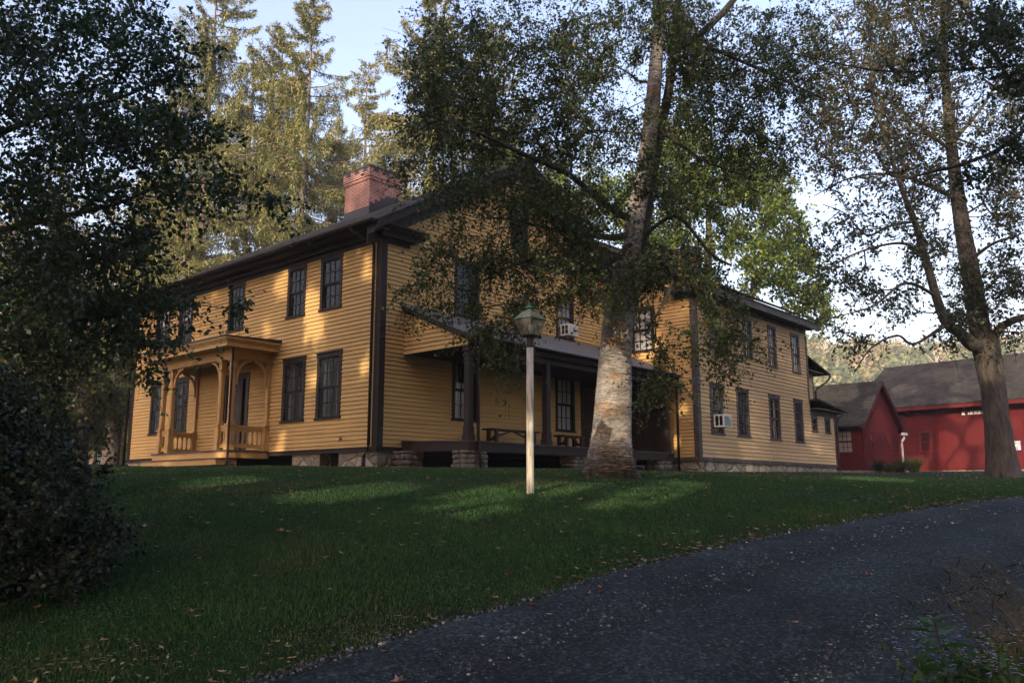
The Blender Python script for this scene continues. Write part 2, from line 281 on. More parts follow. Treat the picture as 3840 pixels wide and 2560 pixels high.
# ---------------------------------------------------------------- terrain
CP=np.array([(0,0,0),(-1.4,4.9,.5),(-.7,5.9,.63),(.25,6.8,.75),(1.33,8.2,.93),(3.1,9.8,1.12),(5,11.3,1.29),(7.6,12.9,1.47),(3.2,5.7,.5),(8,9,1.0),(12,13,1.4),
 (.27,12.5,1.56),(1.9,16,1.85),(-3.5,21.8,2.17),(-14,31,2.50),(6.2,27.9,2.22),(14,36.9,2.40),(17.4,42.1,2.48),(26,55,2.86),(34,52,2.86),(16,28,2.05),(24,30,2.1),(-3.1,6.1,.68),
 (-9,8,1.0),(-12,14,1.6),(-14,22,2.1),(-22,30,2.5),(-30,45,3.0),(0,50,3.0),(-20,60,3.3),(15,65,3.2),(-8,-10,-.8),(8,-8,-.6),(20,5,.6),(30,18,1.4),(45,40,2.5),(-25,5,.8),(-4,12,1.55),(-8,18,1.98),(10,20,1.72)],float)
def tps_fit(P):
    n=len(P); d=np.linalg.norm(P[:,None,:2]-P[None,:,:2],axis=2); K=np.where(d>0,d*d*np.log(d+1e-9),0)+np.eye(n)*2.0
    A=np.zeros((n+3,n+3)); A[:n,:n]=K; A[:n,n]=1; A[:n,n+1:]=P[:,:2]; A[n,:n]=1; A[n+1:,:n]=P[:,:2].T
    return np.linalg.solve(A,np.concatenate([P[:,2],[0,0,0]]))
TW=tps_fit(CP)
def ghz(x,y):
    x=np.atleast_1d(np.asarray(x,float)); y=np.atleast_1d(np.asarray(y,float)); sh=x.shape; xf,yf=x.ravel(),y.ravel()
    d=np.sqrt((xf[:,None]-CP[:,0])**2+(yf[:,None]-CP[:,1])**2); z=(d*d*np.log(d+1e-9))@TW[:-3]+TW[-3]+TW[-2]*xf+TW[-1]*yf
    r=np.sqrt(xf**2+(yf-20)**2); w=np.clip((r-48)/45,0,1); w=w*w*(3-2*w); z=z*(1-w)+3.0*w
    h=np.clip((yf-150-12*np.sin(xf*.013))/170,0,1); h=h*h*(3-2*h)
    z=z+h*(44+5*np.sin(xf*.016+1)+4*np.sin(xf*.035)+.022*xf)
    return z.reshape(sh)
def gz(x,y): return float(ghz([x],[y])[0])
def axis(lo,hi,near,n): 
    t=np.linspace(-1,1,n); return t
a=np.sinh(np.linspace(-5.2,5.2,300)); gx=a/a.max()*455+0.0
b_=np.sinh(np.linspace(-5.2,5.2,330)); gy=b_/b_.max()*440+9.0
X,Y=np.meshgrid(gx,gy); Z=ghz(X,Y)
nx,ny=len(gx),len(gy); ii=np.arange(nx*ny).reshape(ny,nx)
F=np.stack([ii[:-1,:-1],ii[:-1,1:],ii[1:,1:],ii[1:,:-1]],-1).reshape(-1,4)
tag(raw_mesh('ground',np.stack([X,Y,Z],-1).reshape(-1,3),F,mat=M['ground'],smooth=True),'sloping green lawn with scattered fallen leaves running up to the house',kind='structure')
# driveway
RE=np.array([(-7,-2.2),(-4,1.4),(-2.2,3.8),(-1.38,4.88),(-.96,5.45),(-.66,5.88),(.25,6.83),(1.33,8.18),(3.07,9.77),(5.0,11.31),(7.55,12.9),(11.5,15.0),(17,17.2),(26,19.5),(40,21)])
def resample(P,step):
    d=np.concatenate([[0],np.cumsum(np.linalg.norm(np.diff(P,axis=0),axis=1))]); s=np.arange(0,d[-1],step); return np.stack([np.interp(s,d,P[:,k]) for k in range(P.shape[1])],1)
def hitground(vx,vy):
    r=ray(vx,vy); d=2.5
    while d<60:
        if r[2]*d+EYE<=gz(r[0]*d,d): break
        d+=.02
    return (r[0]*d,d)
RE=np.array([(-7,-1.2),(-4.2,2.0)]+[hitground(a,b) for a,b in ((600,1568),(700,1532),(820,1495),(950,1450),(1100,1410),(1250,1370),(1380,1328),(1500,1290),(1650,1258),(1800,1225),(1930,1203),(2050,1182),(2180,1162),(2330,1145))]+[(13.0,15.6),(18,17.6),(26,19.8),(40,21)])
E_=resample(RE,.12)
for _ in range(30): E_[1:-1]=(E_[:-2]+E_[2:]+2*E_[1:-1])/4
T_=np.gradient(E_,axis=0); T_/=np.linalg.norm(T_,axis=1)[:,None]; Nn=np.stack([T_[:,1],-T_[:,0]],1)
jit=.05*np.sin(np.arange(len(E_))*.37)+.05*RS.rand(len(E_))+.06*np.sin(np.arange(len(E_))*.11)
ws=np.array([0,.12,.4,.6,.8,1,1.25,1.5,1.75,2,2.2,2.4,2.7,3.0]); RV=[]
for k,w in enumerate(ws):
    q=E_+Nn*(w+(jit[:,None] if k==0 else 0)+(RS.rand(len(E_))[:,None]*.2 if k==len(ws)-1 else 0)); z=ghz(q[:,0],q[:,1])+.022-(.03 if k in(0,len(ws)-1) else 0)-.02*math.exp(-((w-.75)/.3)**2)-.02*math.exp(-((w-2.25)/.3)**2)+.01
    RV.append(np.column_stack([q,z]))
RV=np.stack(RV,1); n0,n1=RV.shape[:2]; ii=np.arange(n0*n1).reshape(n0,n1)
tag(raw_mesh('driveway',RV.reshape(-1,3),np.stack([ii[:-1,:-1],ii[1:,:-1],ii[1:,1:],ii[:-1,1:]],-1).reshape(-1,4),mat=M['road'],smooth=True,attrs={'wear':np.clip(np.tile(1-np.exp(-((ws-.85)/.3)**2)-np.exp(-((ws-2.2)/.3)**2),n0)+.25*(RS.rand(n0*n1)-.5),0,1)}),'dark gravel driveway curving up past the lawn',kind='structure')
def roadside(x,y):   # signed distance right of the left edge of the drive
    P=np.stack([x,y],1); out=np.empty(len(P))
    for s in range(0,len(P),20000):
        q=P[s:s+20000]; d=q[:,None,:]-E_[None,::3,:]; j=np.argmin((d**2).sum(2),1); out[s:s+20000]=(d[np.arange(len(q)),j]*Nn[::3][j]).sum(1)
    return out
# ---------------------------------------------------------------- the yellow house
TH=math.radians(48.56); CX,CY,CZ=-3.4768,21.8,2.603
def hw(x,y,z=0): return np.array([CX+math.cos(TH)*x-math.sin(TH)*y,CY+math.sin(TH)*x+math.cos(TH)*y,CZ+z])
house=empty('farmhouse',(CX,CY,CZ),TH,label='long two storey yellow clapboard farmhouse with brown trim and brick chimneys',cat='house')
def FL(x0): return lambda u,z,d:(x0-d,u,z)      # wall facing -x
def FG(y0): return lambda u,z,d:(u,y0-d,z)      # wall facing -y
def fbox(mb,fr,u0,u1,z0,z1,d0,d1):
    a=fr(u0,z0,d0); b=fr(u1,z1,d1); return mb.box(a[0],b[0],a[1],b[1],a[2],b[2])
def siding(name,fr,u0,u1,z0,z1,holes,mat,parent,ex=.115,lim=None,base=0.0):
    mb=MB(); z=z0; 
    while z<z1-1e-6:
        zt=min(z+ex,z1)
        # breakpoints in z from holes
        zs=[z,zt]+[h for H in holes for h in (H[2],H[3]) if z<h<zt]; zs=sorted(set(zs))
        for a,b in zip(zs[:-1],zs[1:]):
            la,ra=(lim(a) if lim else (u0,u1)); lb,rb=(lim(b) if lim else (u0,u1))
            cuts=sorted([(H[0],H[1]) for H in holes if H[2]<(a+b)/2<H[3]])
            segs=[];cur=None;start=(la,lb)
            for c0,c1 in cuts: segs.append((start,(c0,c0))); start=(c1,c1)
            segs.append((start,(ra,rb)))
            da=base+.034-.028*(a-z)/ex; db=base+.034-.028*(b-z)/ex
            for (s0,s1),(e0,e1) in segs:
                if e0<=s0: continue
                if e1<s1: s1=e1=(s1+e1)/2
                j=.0025*random.random()
                jz=.004*math.sin(s0*1.3+z*7) if a==z else 0; jw=.004*math.sin(e0*1.1+z*5) if a==z else 0; vs=[fr(s0,a+jz,da+j),fr(e0,a+jw,da+j),fr(e1,b,db),fr(s1,b,db),fr(s0,a,base-.004),fr(e0,a,base-.004)]
                mb.add(vs,[(0,1,2,3)]+([(4,5,1,0)] if a==z else []))
        z=zt
    o=mb.build(name,mat,parent)
    # backing
    return o
wn=[0]
def window(fr,u0,u1,z0,z1,parent,trim='brown',cols=3,rows=2,screen=False,curtain_glare=None,hood=False,depth=.0,label=None,cas=.11,interior=True):
    """casing with sill and head, two sashes with muntins, glass, dark room and curtain behind"""
    mb=MB(); t=M[trim]; cw=cas
    fbox(mb,fr,u0,u0+cw,z0+.05,z1-cw,-.08,.042); fbox(mb,fr,u1-cw,u1,z0+.05,z1-cw,-.08,.042); fbox(mb,fr,u0-.01,u1+.01,z1-cw,z1,-.08,.046)
    fbox(mb,fr,u0-.03,u1+.03,z0,z0+.05,-.08,.075)
    if hood: fbox(mb,fr,u0-.03,u1+.03,z1,z1+.03,-.02,.075)
    w=mb.build('window',t,parent)
    if label: w['label']=label
    a0,a1,b0,b1=u0+cw,u1-cw,z0+.05,z1-cw; mid=(b0+b1)/2
    sb=MB()
    for (c0,c1,d) in ((mid,b1,.012),(b0,mid,-.02)):
        fr_=.04
        fbox(sb,fr,a0,a0+fr_,c0,c1,d-.03,d); fbox(sb,fr,a1-fr_,a1,c0,c1,d-.03,d)
        fbox(sb,fr,a0+fr_,a1-fr_,c0,c0+fr_,d-.03,d); fbox(sb,fr,a0+fr_,a1-fr_,c1-fr_,c1,d-.03,d)
        for k in range(1,cols):
            u=a0+fr_+(a1-a0-2*fr_)*k/cols; fbox(sb,fr,u-.011,u+.011,c0+fr_,c1-fr_,d-.026,d-.003)
        for k in range(1,rows):
            z=c0+fr_+(c1-c0-2*fr_)*k/rows; fbox(sb,fr,a0+fr_,a1-fr_,z-.011,z+.011,d-.024,d-.001)
    sb.build('sash',t,w)
    gb=MB()
    for (c0,c1,d) in ((mid,b1,-.006),(b0,mid,-.038)):
        gb.add([fr(a0,c0,d),fr(a1,c0,d),fr(a1,c1,d+.003*random.random()),fr(a0,c1,d)],[(0,1,2,3)])
    gb.build('pane',M['pane'],w)
    if screen:
        s=MB(); s.add([fr(a0,b0,.02),fr(a1,b0,.02),fr(a1,b1,.02),fr(a0,b1,.02)],[(0,1,2,3)]); s.build('screen',M['screen'],w)
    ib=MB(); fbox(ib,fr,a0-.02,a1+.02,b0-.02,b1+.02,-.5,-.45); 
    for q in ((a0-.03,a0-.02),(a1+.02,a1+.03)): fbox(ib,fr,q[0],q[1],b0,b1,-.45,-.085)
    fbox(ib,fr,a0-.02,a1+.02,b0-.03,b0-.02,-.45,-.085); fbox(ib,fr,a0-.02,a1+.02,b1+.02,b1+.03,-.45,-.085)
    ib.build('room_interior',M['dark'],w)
    if curtain_glare:
        cb=MB()
        def wavy(s,e,z0_,z1_,n=24,amp=.02):
            vs=[]
            for i in range(n+1):
                u=s+(e-s)*i/n; d=-.13+amp*math.sin(i*1.9)+.008*math.sin(i*.7)
                vs+= [fr(u,z0_,d),fr(u,z1_,d)]
            cb.add(vs,[(2*i,2*i+2,2*i+3,2*i+1) for i in range(n)])
        wd=a1-a0
        if curtain_glare=='shade': cb.add([fr(a0,b0+.02,-.055),fr(a1,b0+.02,-.055),fr(a1,b1,-.055),fr(a0,b1,-.055)],[(0,1,2,3)])  # flat white sheet close behind the glass, imitating reflected sky
        elif curtain_glare=='half': cb.add([fr(a0,mid-.1,-.12),fr(a1,mid-.1,-.12),fr(a1,b1,-.12),fr(a0,b1,-.12)],[(0,1,2,3)]); 
        else:
            wavy(a0,a0+wd*.3,b0,b1); wavy(a1-wd*.3,a1,b0,b1)
        cb.build('curtain',M['curtain'],w)
    return w,(u0+.02,u1-.02,z0+.02,z1-.02)
HL,HWD=14.1,11.1; ZF=5.58       # house length, gable width, frieze height
L0=FL(0); G0=FG(0)
H_L=[];H_G=[];H_E=[];H_S=[]
for (u0,u1,c) in ((1.54,2.66,'sides'),(3.22,4.34,'sides'),(9.92,11.0,'sides'),(11.5,12.58,'sides')):
    H_L.append(window(L0,u0,u1,.93,2.79,house,screen=True,curtain_glare=c,hood=True,cas=.13)[1])
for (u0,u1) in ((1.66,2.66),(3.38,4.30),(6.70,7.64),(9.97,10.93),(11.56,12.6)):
    H_L.append(window(L0,u0,u1,4.02,5.575,house,curtain_glare='half' if u0>9 else None)[1])
H_G.append(window(G0,2.70,3.74,3.99,5.70,house)[1]); H_G.append(window(G0,7.42,8.38,3.94,5.50,house,curtain_glare='shade')[1])
H_G.append(window(G0,2.66,3.74,.95,2.80,house,curtain_glare='sides')[1]); H_G.append(window(G0,7.36,8.38,.89,2.74,house,curtain_glare='shade')[1])
H_G.append(window(G0,5.15,6.0,6.62,8.24,house,rows=2,curtain_glare='half')[1])
# front door
DH=(6.15,7.95,.12,2.62); H_L.append(DH)
d=MB(); fbox(d,L0,6.15,6.30,.16,2.62,-.08,.05); fbox(d,L0,7.80,7.95,.16,2.62,-.08,.05); fbox(d,L0,6.30,7.80,2.44,2.62,-.08,.05); fbox(d,L0,6.15,7.95,.10,.16,-.08,.08)
fbox(d,L0,6.56,6.62,.16,2.44,-.08,.02); fbox(d,L0,7.48,7.54,.16,2.44,-.08,.02); fbox(d,L0,6.30,6.56,.16,.8,-.07,-.03); fbox(d,L0,7.54,7.80,.16,.8,-.07,-.03)
door=d.build('front_door',M['darkdoor'],house)
d=MB(); fbox(d,L0,6.62,7.48,.16,2.44,-.07,-.03)
for a_,b_2 in ((6.70,7.0),(7.1,7.40)):
    for c_,e_ in ((.3,.85),(1.0,1.6),(1.72,2.34)): fbox(d,L0,a_,b_2,c_,e_,-.03,-.018)
d.build('door_leaf',M['darkdoor'],door)
d=MB(); d.lathe([(.0,0),(.028,.0),(.03,.02),(.02,.035),(0,.04)],(0.01,6.70,1.08),8); d.build('handle',M['metal_dark'],door)
for a_ in (6.30,7.54): d=MB(); fbox(d,L0,a_,a_+.26,.8,2.44,-.05,-.045); d.build('sidelight',M['pane'],door)
# siding
KR=.575; ZR=9.5; RT=.20; XC=HWD/2
def roofz(x): return ZR-KR*abs(x-XC)
def wallz(x): return roofz(x)-RT-.06
def glim(z):
    if z<=wallz(0): return (.0,HWD)
    dx=(wallz(XC)-z)/KR; return (XC-dx,XC+dx)
siding('front_siding',L0,.0,HL,.10,ZF,H_L,M['yellow'],house)
siding('gable_siding',G0,0,HWD,.10,wallz(XC)-.02,H_G,M['yellow'],house,lim=glim)
# core (keeps light out), leaving out thin reveal space behind the siding
c=MB(); c.box(.55,HWD-.05,.55,HL-.05,.0,5.9); c.build('inner_wall',M['dark'],house)
c=MB(); c.prism([(0.0,5.6),(HWD,5.6),(HWD,wallz(0)),(XC,wallz(XC)-.02),(0,wallz(0))],HL-.06,HL,lambda u,v,t:(u,t,v)); c.box(0,HWD,HL-.06,HL,0,5.6); c.box(HWD-.06,HWD-.001,0.001,HL,0,wallz(0)); c.build('rear_wall',M['yellow'],house)
# corner boards, sill boards, frieze
c=MB(); c.box(-.045,.0,-.045,.16,.10,ZF+.1); c.box(0.0,.16,-.045,.0,.10,ZF+.1); c.build('corner_board',M['brown'],house)
c=MB(); c.box(-.045,.0,HL-.16,HL+.045,.10,ZF+.1); c.build('corner_board',M['brown'],house)
c=MB(); c.box(HWD-.16,HWD+.045,-.045,.0,.10,ZF+.1); c.build('corner_board',M['brown'],house)
c=MB(); c.box(-.06,-.0,-.06,HL+.06,0,.10); c.box(0,HWD+.05,-.06,0,0,.10); c.box(-.085,.0,-.085,HL+.06,.10,.125); c.box(0,.84,-.085,0,.10,.125); c.build('sill_board',M['brown'],house)
# cornice on the front: frieze, dentils, soffit, crown
OV=.55
c=MB(); c.box(-.05,0,.0,HL,ZF,5.86); c.box(-.20,-.05,-.25,HL+.1,5.70,5.80)
c.prism([(-.20,5.80),(-.05,5.80),(-.05,5.86),(-OV+.05,5.86),(-OV+.05,5.84),(-.25,5.84)],-.33,HL+.2,lambda u,v,t:(u,t,v))
c.prism([(-OV+.02,5.86),(-.05,5.86),(0,5.86),(0,6.25),(-OV-.02,5.96)],-.33,HL+.25,lambda u,v,t:(u,t,v)); c.build('cornice',M['brown'],house)
c=MB()
y=-.2
while y<HL+.1: c.box(-.225,-.20,y,y+.045,5.735,5.79); y+=.095
c.build('dentil_band',M['brown'],house); c=MB()
x=-.19
while x<1.05: c.box(x,x+.045,-.285,-.262,5.735,5.79); x+=.095
c.build('dentil_band',M['brown'],house)
# cornice returns on the gable
for sgn,xa in ((1,0),(-1,HWD)):
    c=MB(); X_=lambda q:xa+sgn*q
    c.box(X_(-.19),X_(1.05),-.262,0,5.69,5.80); c.box(X_(-.05),X_(.95),-.06,0,5.56,5.69)
    c.prism([(0,5.80),(-.29,5.80),(-.45,5.95),(-.45,5.985),(0,6.03)],X_(-OV) ,X_(1.30),lambda u,v,t:(t,u,v)); c.build('cornice_return',M['brown'],house)
# rake boards
for sgn in (1,-1):
    c=MB(); f=lambda u,v,t:(XC-sgn*u,t,v)
    e=XC+OV
    def band(o0,o1,y0,y1): c.prism([(0,ZR-o0),(e,ZR-KR*e-o0),(e,ZR-KR*e-o1),(0,ZR-o1)],y0,y1,f)
    band(.03,.26,-.47,-.42); band(.16,.26,-.42,-.03); band(.26,.34,-.33,-.03); band(.26,.62,-.075,-.03)
    c.build('rake_board',M['brown'],house)
# main roof
def roofslab(x0,x1,k_apex,za,kk,th,y0,y1):
    pass
c=MB()
e=XC+OV+.03
pts=[(XC-e,ZR-KR*e),(XC,ZR),(XC+e,ZR-KR*e),(XC+e,ZR-KR*e-.05),(XC,ZR-.06),(XC-e,ZR-KR*e-.05)]
c.prism(pts,-.50,HL+.5,lambda u,v,t:(u,t,v)); mroof=c.build('roof',M['shingle'],house)
# chimney (middle of the house, on the ridge)
def chimney(x0,x1,y0,y1,z0,z1,parent,flash):
    c=MB(); c.box(x0,x1,y0,y1,z0,z1-.42); c.box(x0-.03,x1+.03,y0-.03,y1+.03,z1-.52,z1-.40); 
    c.box(x0-.055,x1+.055,y0-.055,y1+.055,z1-.40,z1-.06); ch=c.build('chimney',M['brick'],parent)
    d=MB(); d.box(x0-.075,x1+.075,y0-.075,y1+.075,z1-.06,z1)
    for i in range(3):                       # dark flue openings just below the cap
        a=(i+.22)/3; b=(i+.72)/3
        d.box(x0-.062,x0-.05,y0+(y1-y0)*a,y0+(y1-y0)*b,z1-.21,z1-.065); d.box(x0+(x1-x0)*a,x0+(x1-x0)*b,y0-.062,y0-.05,z1-.21,z1-.065)
    d.build('chimney_cap',M['metal_dark'],ch)
    d=MB(); 
    if flash:
        d.box(x0-.012,x0,y0-.012,y1+.01,roofz(x0)-.1,roofz(x0)+.30)
        n=6
        for i in range(n):
            a=x0+(x1-x0)*i/n; b=x0+(x1-x0)*(i+1)/n; top=max(roofz(a),roofz(b)); d.box(a,b,y0-.012,y0,top-.6,top+.30)
    else: d.box(x0-.012,x1+.012,y0-.012,y1+.012,z0,z0+.2)
    d.build('flashing',M['metal_dark'],ch)
chimney(4.45,5.95,6.2,7.65,8.0,10.72,mroof,True)
# gutter and downspouts
def arc(cx,cz,r,a0,a1,n): return [(cx+r*math.cos(math.radians(a0+(a1-a0)*i/n)),cz+r*math.sin(math.radians(a0+(a1-a0)*i/n))) for i in range(n+1)]
c=MB(); out=arc(-.66,5.98,.085,180,360,8); inn=arc(-.66,5.98,.075,360,180,8); c.prism(out+inn,-.42,HL+.3,lambda u,v,t:(u,t,v)); c.prism(arc(-.66,5.98,.08,180,360,8),-.425,-.415,lambda u,v,t:(u,t,v)); c.build('gutter',M['brown'],house,smooth=False)
c=MB(); c.tube([(-.66,.55,5.92),(-.62,.5,5.82),(-.40,.33,5.68),(-.17,.22,5.60),(-.11,.2,5.48),(-.11,.2,.16),(-.13,.2,.05),(-.23,.22,-.12),(-.24,.22,-.40)],.042,10); c.tube([(-.24,.22,-.16),(-.24,.22,-.44)],.055,10); c.build('downspout',M['brown'],house,smooth=True)
c=MB(); c.tube([(-.5,HL+.12,5.8),(-.12,HL+.1,5.5),(-.12,HL+.1,-.2)],.045,8); c.build('downspout',M['brown'],house,smooth=True)
# foundations
c=MB(); c.box(.02,.4,.0,1.60,-1.0,.02); c.box(0.4,1.05,.02,.5,-1.0,.02); c.build('foundation',M['stone'],house)
for a,b in ((2.45,3.75),(8.9,HL)): c=MB(); c.box(.02,.4,a,b,-1.0,.02); c.build('foundation',M['stone'],house)
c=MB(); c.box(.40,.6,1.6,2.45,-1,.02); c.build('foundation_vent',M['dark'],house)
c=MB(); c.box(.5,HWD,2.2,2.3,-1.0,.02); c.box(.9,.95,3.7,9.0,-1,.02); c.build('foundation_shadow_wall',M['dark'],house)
# faucet
c=MB(); c.tube([(-.03,1.44,.36),(-.09,1.44,.36),(-.11,1.44,.30)],.016,8); c.box(-.10,-.06,1.38,1.50,.40,.415); c.tube([(-.075,1.44,.36),(-.075,1.44,.41)],.01,6); c.build('faucet',M['metal_dark'],house)
# ------------------------------- entry porch
PX=-1.36
c=MB(); c.box(PX-.04,0,4.90,9.44,.11,.15); pd=c.build('entry_porch',M['brown_worn'],house,label='small front entry porch with paired square columns')
c=MB(); c.box(PX,0,4.93,9.41,-.07,.11); c.build('porch_skirt',M['yellow_trim'],pd)
c=MB(); c.box(PX-.34,PX,4.90,9.45,-.28,-.12); c.build('step',M['yellow_trim'],pd)
c=MB(); c.box(PX-.38,PX,4.86,9.48,-.12,-.09); c.build('step_tread',M['brown_worn'],pd)
def column(cx,cy,w,parent,name='column'):
    c=MB(); h=w/2
    c.box(cx-h-.015,cx+h+.015,cy-h-.015,cy+h+.015,.15,.36); c.box(cx-h-.028,cx+h+.028,cy-h-.028,cy+h+.028,.36,.385)
    c.box(cx-h-.0,cx+h+.0,cy-h-.0,cy+h+.0,.385,.86); c.box(cx-h-.03,cx+h+.03,cy-h-.03,cy+h+.03,.86,.905)
    g=h-.018
    c.prism([(-g+.03,.905),(g-.03,.905),(g-.03,.95)],0,0,lambda u,v,t:(cx,cy,v)) if False else None
    o=[(cx-g,cy-g),(cx+g,cy-g),(cx+g,cy+g),(cx-g,cy+g)]
    ch=.03                                     # chamfered octagonal shaft
    oc=[(-g+ch,-g),(g-ch,-g),(g,-g+ch),(g,g-ch),(g-ch,g),(-g+ch,g),(-g,g-ch),(-g,-g+ch)]
    c.box(cx-g,cx+g,cy-g,cy+g,.905,1.0); c.prism(oc,1.0,2.42,lambda u,v,t:(cx+u,cy+v,t)); c.box(cx-g,cx+g,cy-g,cy+g,2.42,2.5)
    c.box(cx-g-.03,cx+g+.03,cy-g-.03,cy+g+.03,2.5,2.53); c.box(cx-g,cx+g,cy-g,cy+g,2.53,2.72); c.box(cx-g-.03,cx+g+.03,cy-g-.03,cy+g+.03,2.72,2.75); c.box(cx-g-.055,cx+g+.055,cy-g-.055,cy+g+.055,2.75,2.79)
    c.build(name,M['yellow_trim'],parent)
for cy in (5.12,5.70,8.66,9.24): column(-1.20,cy,.185,pd)
for cy in (5.04,9.28):
    c=MB(); c.box(-.16,0,cy-.09,cy+.09,.15,.86); c.box(-.19,0,cy-.12,cy+.12,.86,.9); c.box(-.11,0,cy-.075,cy+.075,.9,2.79); c.box(-.14,0,cy-.1,cy+.1,2.5,2.53); c.box(-.16,0,cy-.12,cy+.12,2.73,2.79); c.build('pilaster',M['yellow_trim'],pd)
def bracket(p0,du,R=.46,name='bracket'):       # quarter-round bracket under the beam; du = unit direction away from the column
    c=MB(); pts=[]
    nn=10
    outer=[(0,2.79),(R,2.79)]; o2=[(R-(R-.0)*math.sin(math.radians(90*i/nn))*1.0,2.79-.05-(R-.0)*(1-math.cos(math.radians(90*i/nn)))) for i in range(nn+1)]
    # curved strut: band between two arcs
    ou=[(R*(1-math.sin(math.radians(90*i/nn))),2.79-R*(1-math.cos(math.radians(90*i/nn)))*1.15) for i in range(nn+1)]
    inn=[(u+.055,v-.055) for u,v in ou][::-1]
    c.prism(ou+inn,-.03,.03,lambda u,v,t:(p0[0]+du[0]*u-du[1]*t,p0[1]+du[1]*u+du[0]*t,v))
    c.prism([(0,2.79),(0,2.05),(.045,2.02),(.045,2.79)],-.022,.022,lambda u,v,t:(p0[0]+du[0]*u-du[1]*t,p0[1]+du[1]*u+du[0]*t,v))
    c.prism([(0.05,2.785),(R+.06,2.785),(R+.06,2.75),(0.05,2.75)],-.02,.02,lambda u,v,t:(p0[0]+du[0]*u-du[1]*t,p0[1]+du[1]*u+du[0]*t,v))
    c.build(name,M['yellow_trim'],pd)
for (x,y,dx,dy,R) in ((-1.14,4.99+.25,0,0,0),):
    pass
bracket((-1.20,5.78),(0,1),.5); bracket((-1.20,8.58),(0,-1),.5)
for cy in (5.07,9.28): bracket((-1.12,cy),(1,0),.42); bracket((-.12,cy),(-1,0),.40)
bracket((-1.26,5.76),(-1,0),.0001) if False else None
def rail(x0,x1,y0,y1):
    c=MB(); L_=max(abs(x1-x0),abs(y1-y0)); alongx=abs(x1-x0)>abs(y1-y0)
    def B(a,b,z0,z1,w):
        if alongx: c.box(x0+a,x0+b,y0-w,y0+w,z0,z1)
        else: c.box(x0-w,x0+w,y0+a,y0+b,z0,z1)
    B(0,L_,.80,.86,.045); B(0,L_,.70,.80,.02); B(0,L_,.24,.33,.02); B(0,L_,.22,.245,.035)
    n=max(1,round(L_/.17)); 
    for i in range(n+1):
        u=L_*i/n; fn=(lambda s,v,t,u=u:(x0+u+s,y0+t,v)) if alongx else (lambda s,v,t,u=u:(x0+t,y0+u+s,v))
        lo,hi=max(-.045,-u),min(.045,L_-u)
        c.prism([(max(-.045,lo),.33),(min(.045,hi),.33),(min(.022,hi),.40),(min(.022,hi),.62),(min(.045,hi),.70),(max(-.045,lo),.70),(max(-.022,lo),.62),(max(-.022,lo),.40)],-.012,.012,fn)
    c.build('railing',M['yellow_trim'],pd)
rail(-1.10,-.16,5.10,5.10); rail(-1.10,-.16,9.26,9.26); rail(-1.20,-1.20,5.22,5.60); rail(-1.20,-1.20,8.76,9.14)
c=MB(); c.box(-1.30,-1.08,4.97,9.39,2.79,3.05); c.box(-1.08,0,4.97,5.19,2.79,3.05); c.box(-1.08,0,9.17,9.39,2.79,3.05); c.box(-1.08,0,5.19,9.17,3.0,3.05)
c.box(-1.33,-1.30,4.94,9.42,2.99,3.05); c.box(-1.30,0,4.94,4.97,2.99,3.05)
c.box(-1.74,0,4.60,9.76,3.06,3.10)
pr_=[(0,3.10),(.04,3.10),(.05,3.16),(.02,3.19),(.04,3.24),(.09,3.30),(.10,3.345),(0,3.345)]
c.box(-1.72,0,4.62,9.74,3.10,3.17); c.box(-1.74,0,4.60,9.76,3.17,3.215); c.box(-1.78,0,4.56,9.80,3.215,3.26); c.box(-1.82,0,4.52,9.84,3.26,3.32)
c.build('porch_entablature',M['yellow_trim'],pd)
c=MB(); c.prism([(-1.85,3.32),(0,3.32),(0,3.42),(-1.85,3.345)],4.50,9.86,lambda u,v,t:(u,t,v)); c.build('porch_roof',M['metal_dark'],pd)
c=MB(); c.tube([(-1.42,4.80,3.05),(-1.42,4.80,2.0),(-1.42,4.79,-.10),(-1.44,4.79,-.5)],.032,8); c.tube([(-1.44,4.79,-.25),(-1.44,4.79,-.5)],.045,8); c.build('porch_downspout',M['brown'],pd,smooth=True)
for a in (5.0,8.7): c=MB(); c.box(-1.30,-1.0,a,a+.6,-.9,-.08); c.build('brick_pier',M['brick'],pd)
# ------------------------------- side porch
DY=-2.5; DX0,DX1=.83,10.5
zd=lambda y:.30+(.075/2.5)*y
c=MB()
def deckprism(mb,x0,x1,y0,y1,t0,t1):
    mb.prism([(y0,zd(y0)+t0),(y1,zd(y1)+t0),(y1,zd(y1)+t1),(y0,zd(y0)+t1)],x0,x1,lambda u,v,t:(t,u,v))
x=DX0-.03
while x<DX1: deckprism(c,x,min(x+.095,DX1+.03),DY-.04,-.03,-.03,0); x+=.10
dk=c.build('side_porch',M['brown_worn'],house,label='long covered side porch on rubble stone piers')
c=MB(); c.box(DX0,DX1,DY,DY+.04,-.035,.195); c.prism([(DY+.04,-.03),(0,.0),(0,.27),(DY+.04,.197)],DX0,DX0+.04,lambda u,v,t:(t,u,v)); c.prism([(DY+.04,-.03),(0,.0),(0,.27),(DY+.04,.197)],DX1-.04,DX1,lambda u,v,t:(t,u,v)); c.build('porch_skirt',M['brown'],dk)
def post(x,y,z1=2.62):
    c=MB(); z0=zd(y); w=.085; c.box(x-w,x+w,y-w,y+w,z0,z1); c.box(x-w-.03,x+w+.03,y-w-.03,y+w+.03,z0,z0+.14); c.box(x-w-.015,x+w+.015,y-w-.015,y+w+.015,z0+.14,z0+.35); c.box(x-w-.02,x+w+.02,y-w-.02,y+w+.02,z1-.16,z1-.13); c.build('porch_post',M['brown'],dk)
for x in (.98,4.05,7.22,10.32): post(x,-2.33)
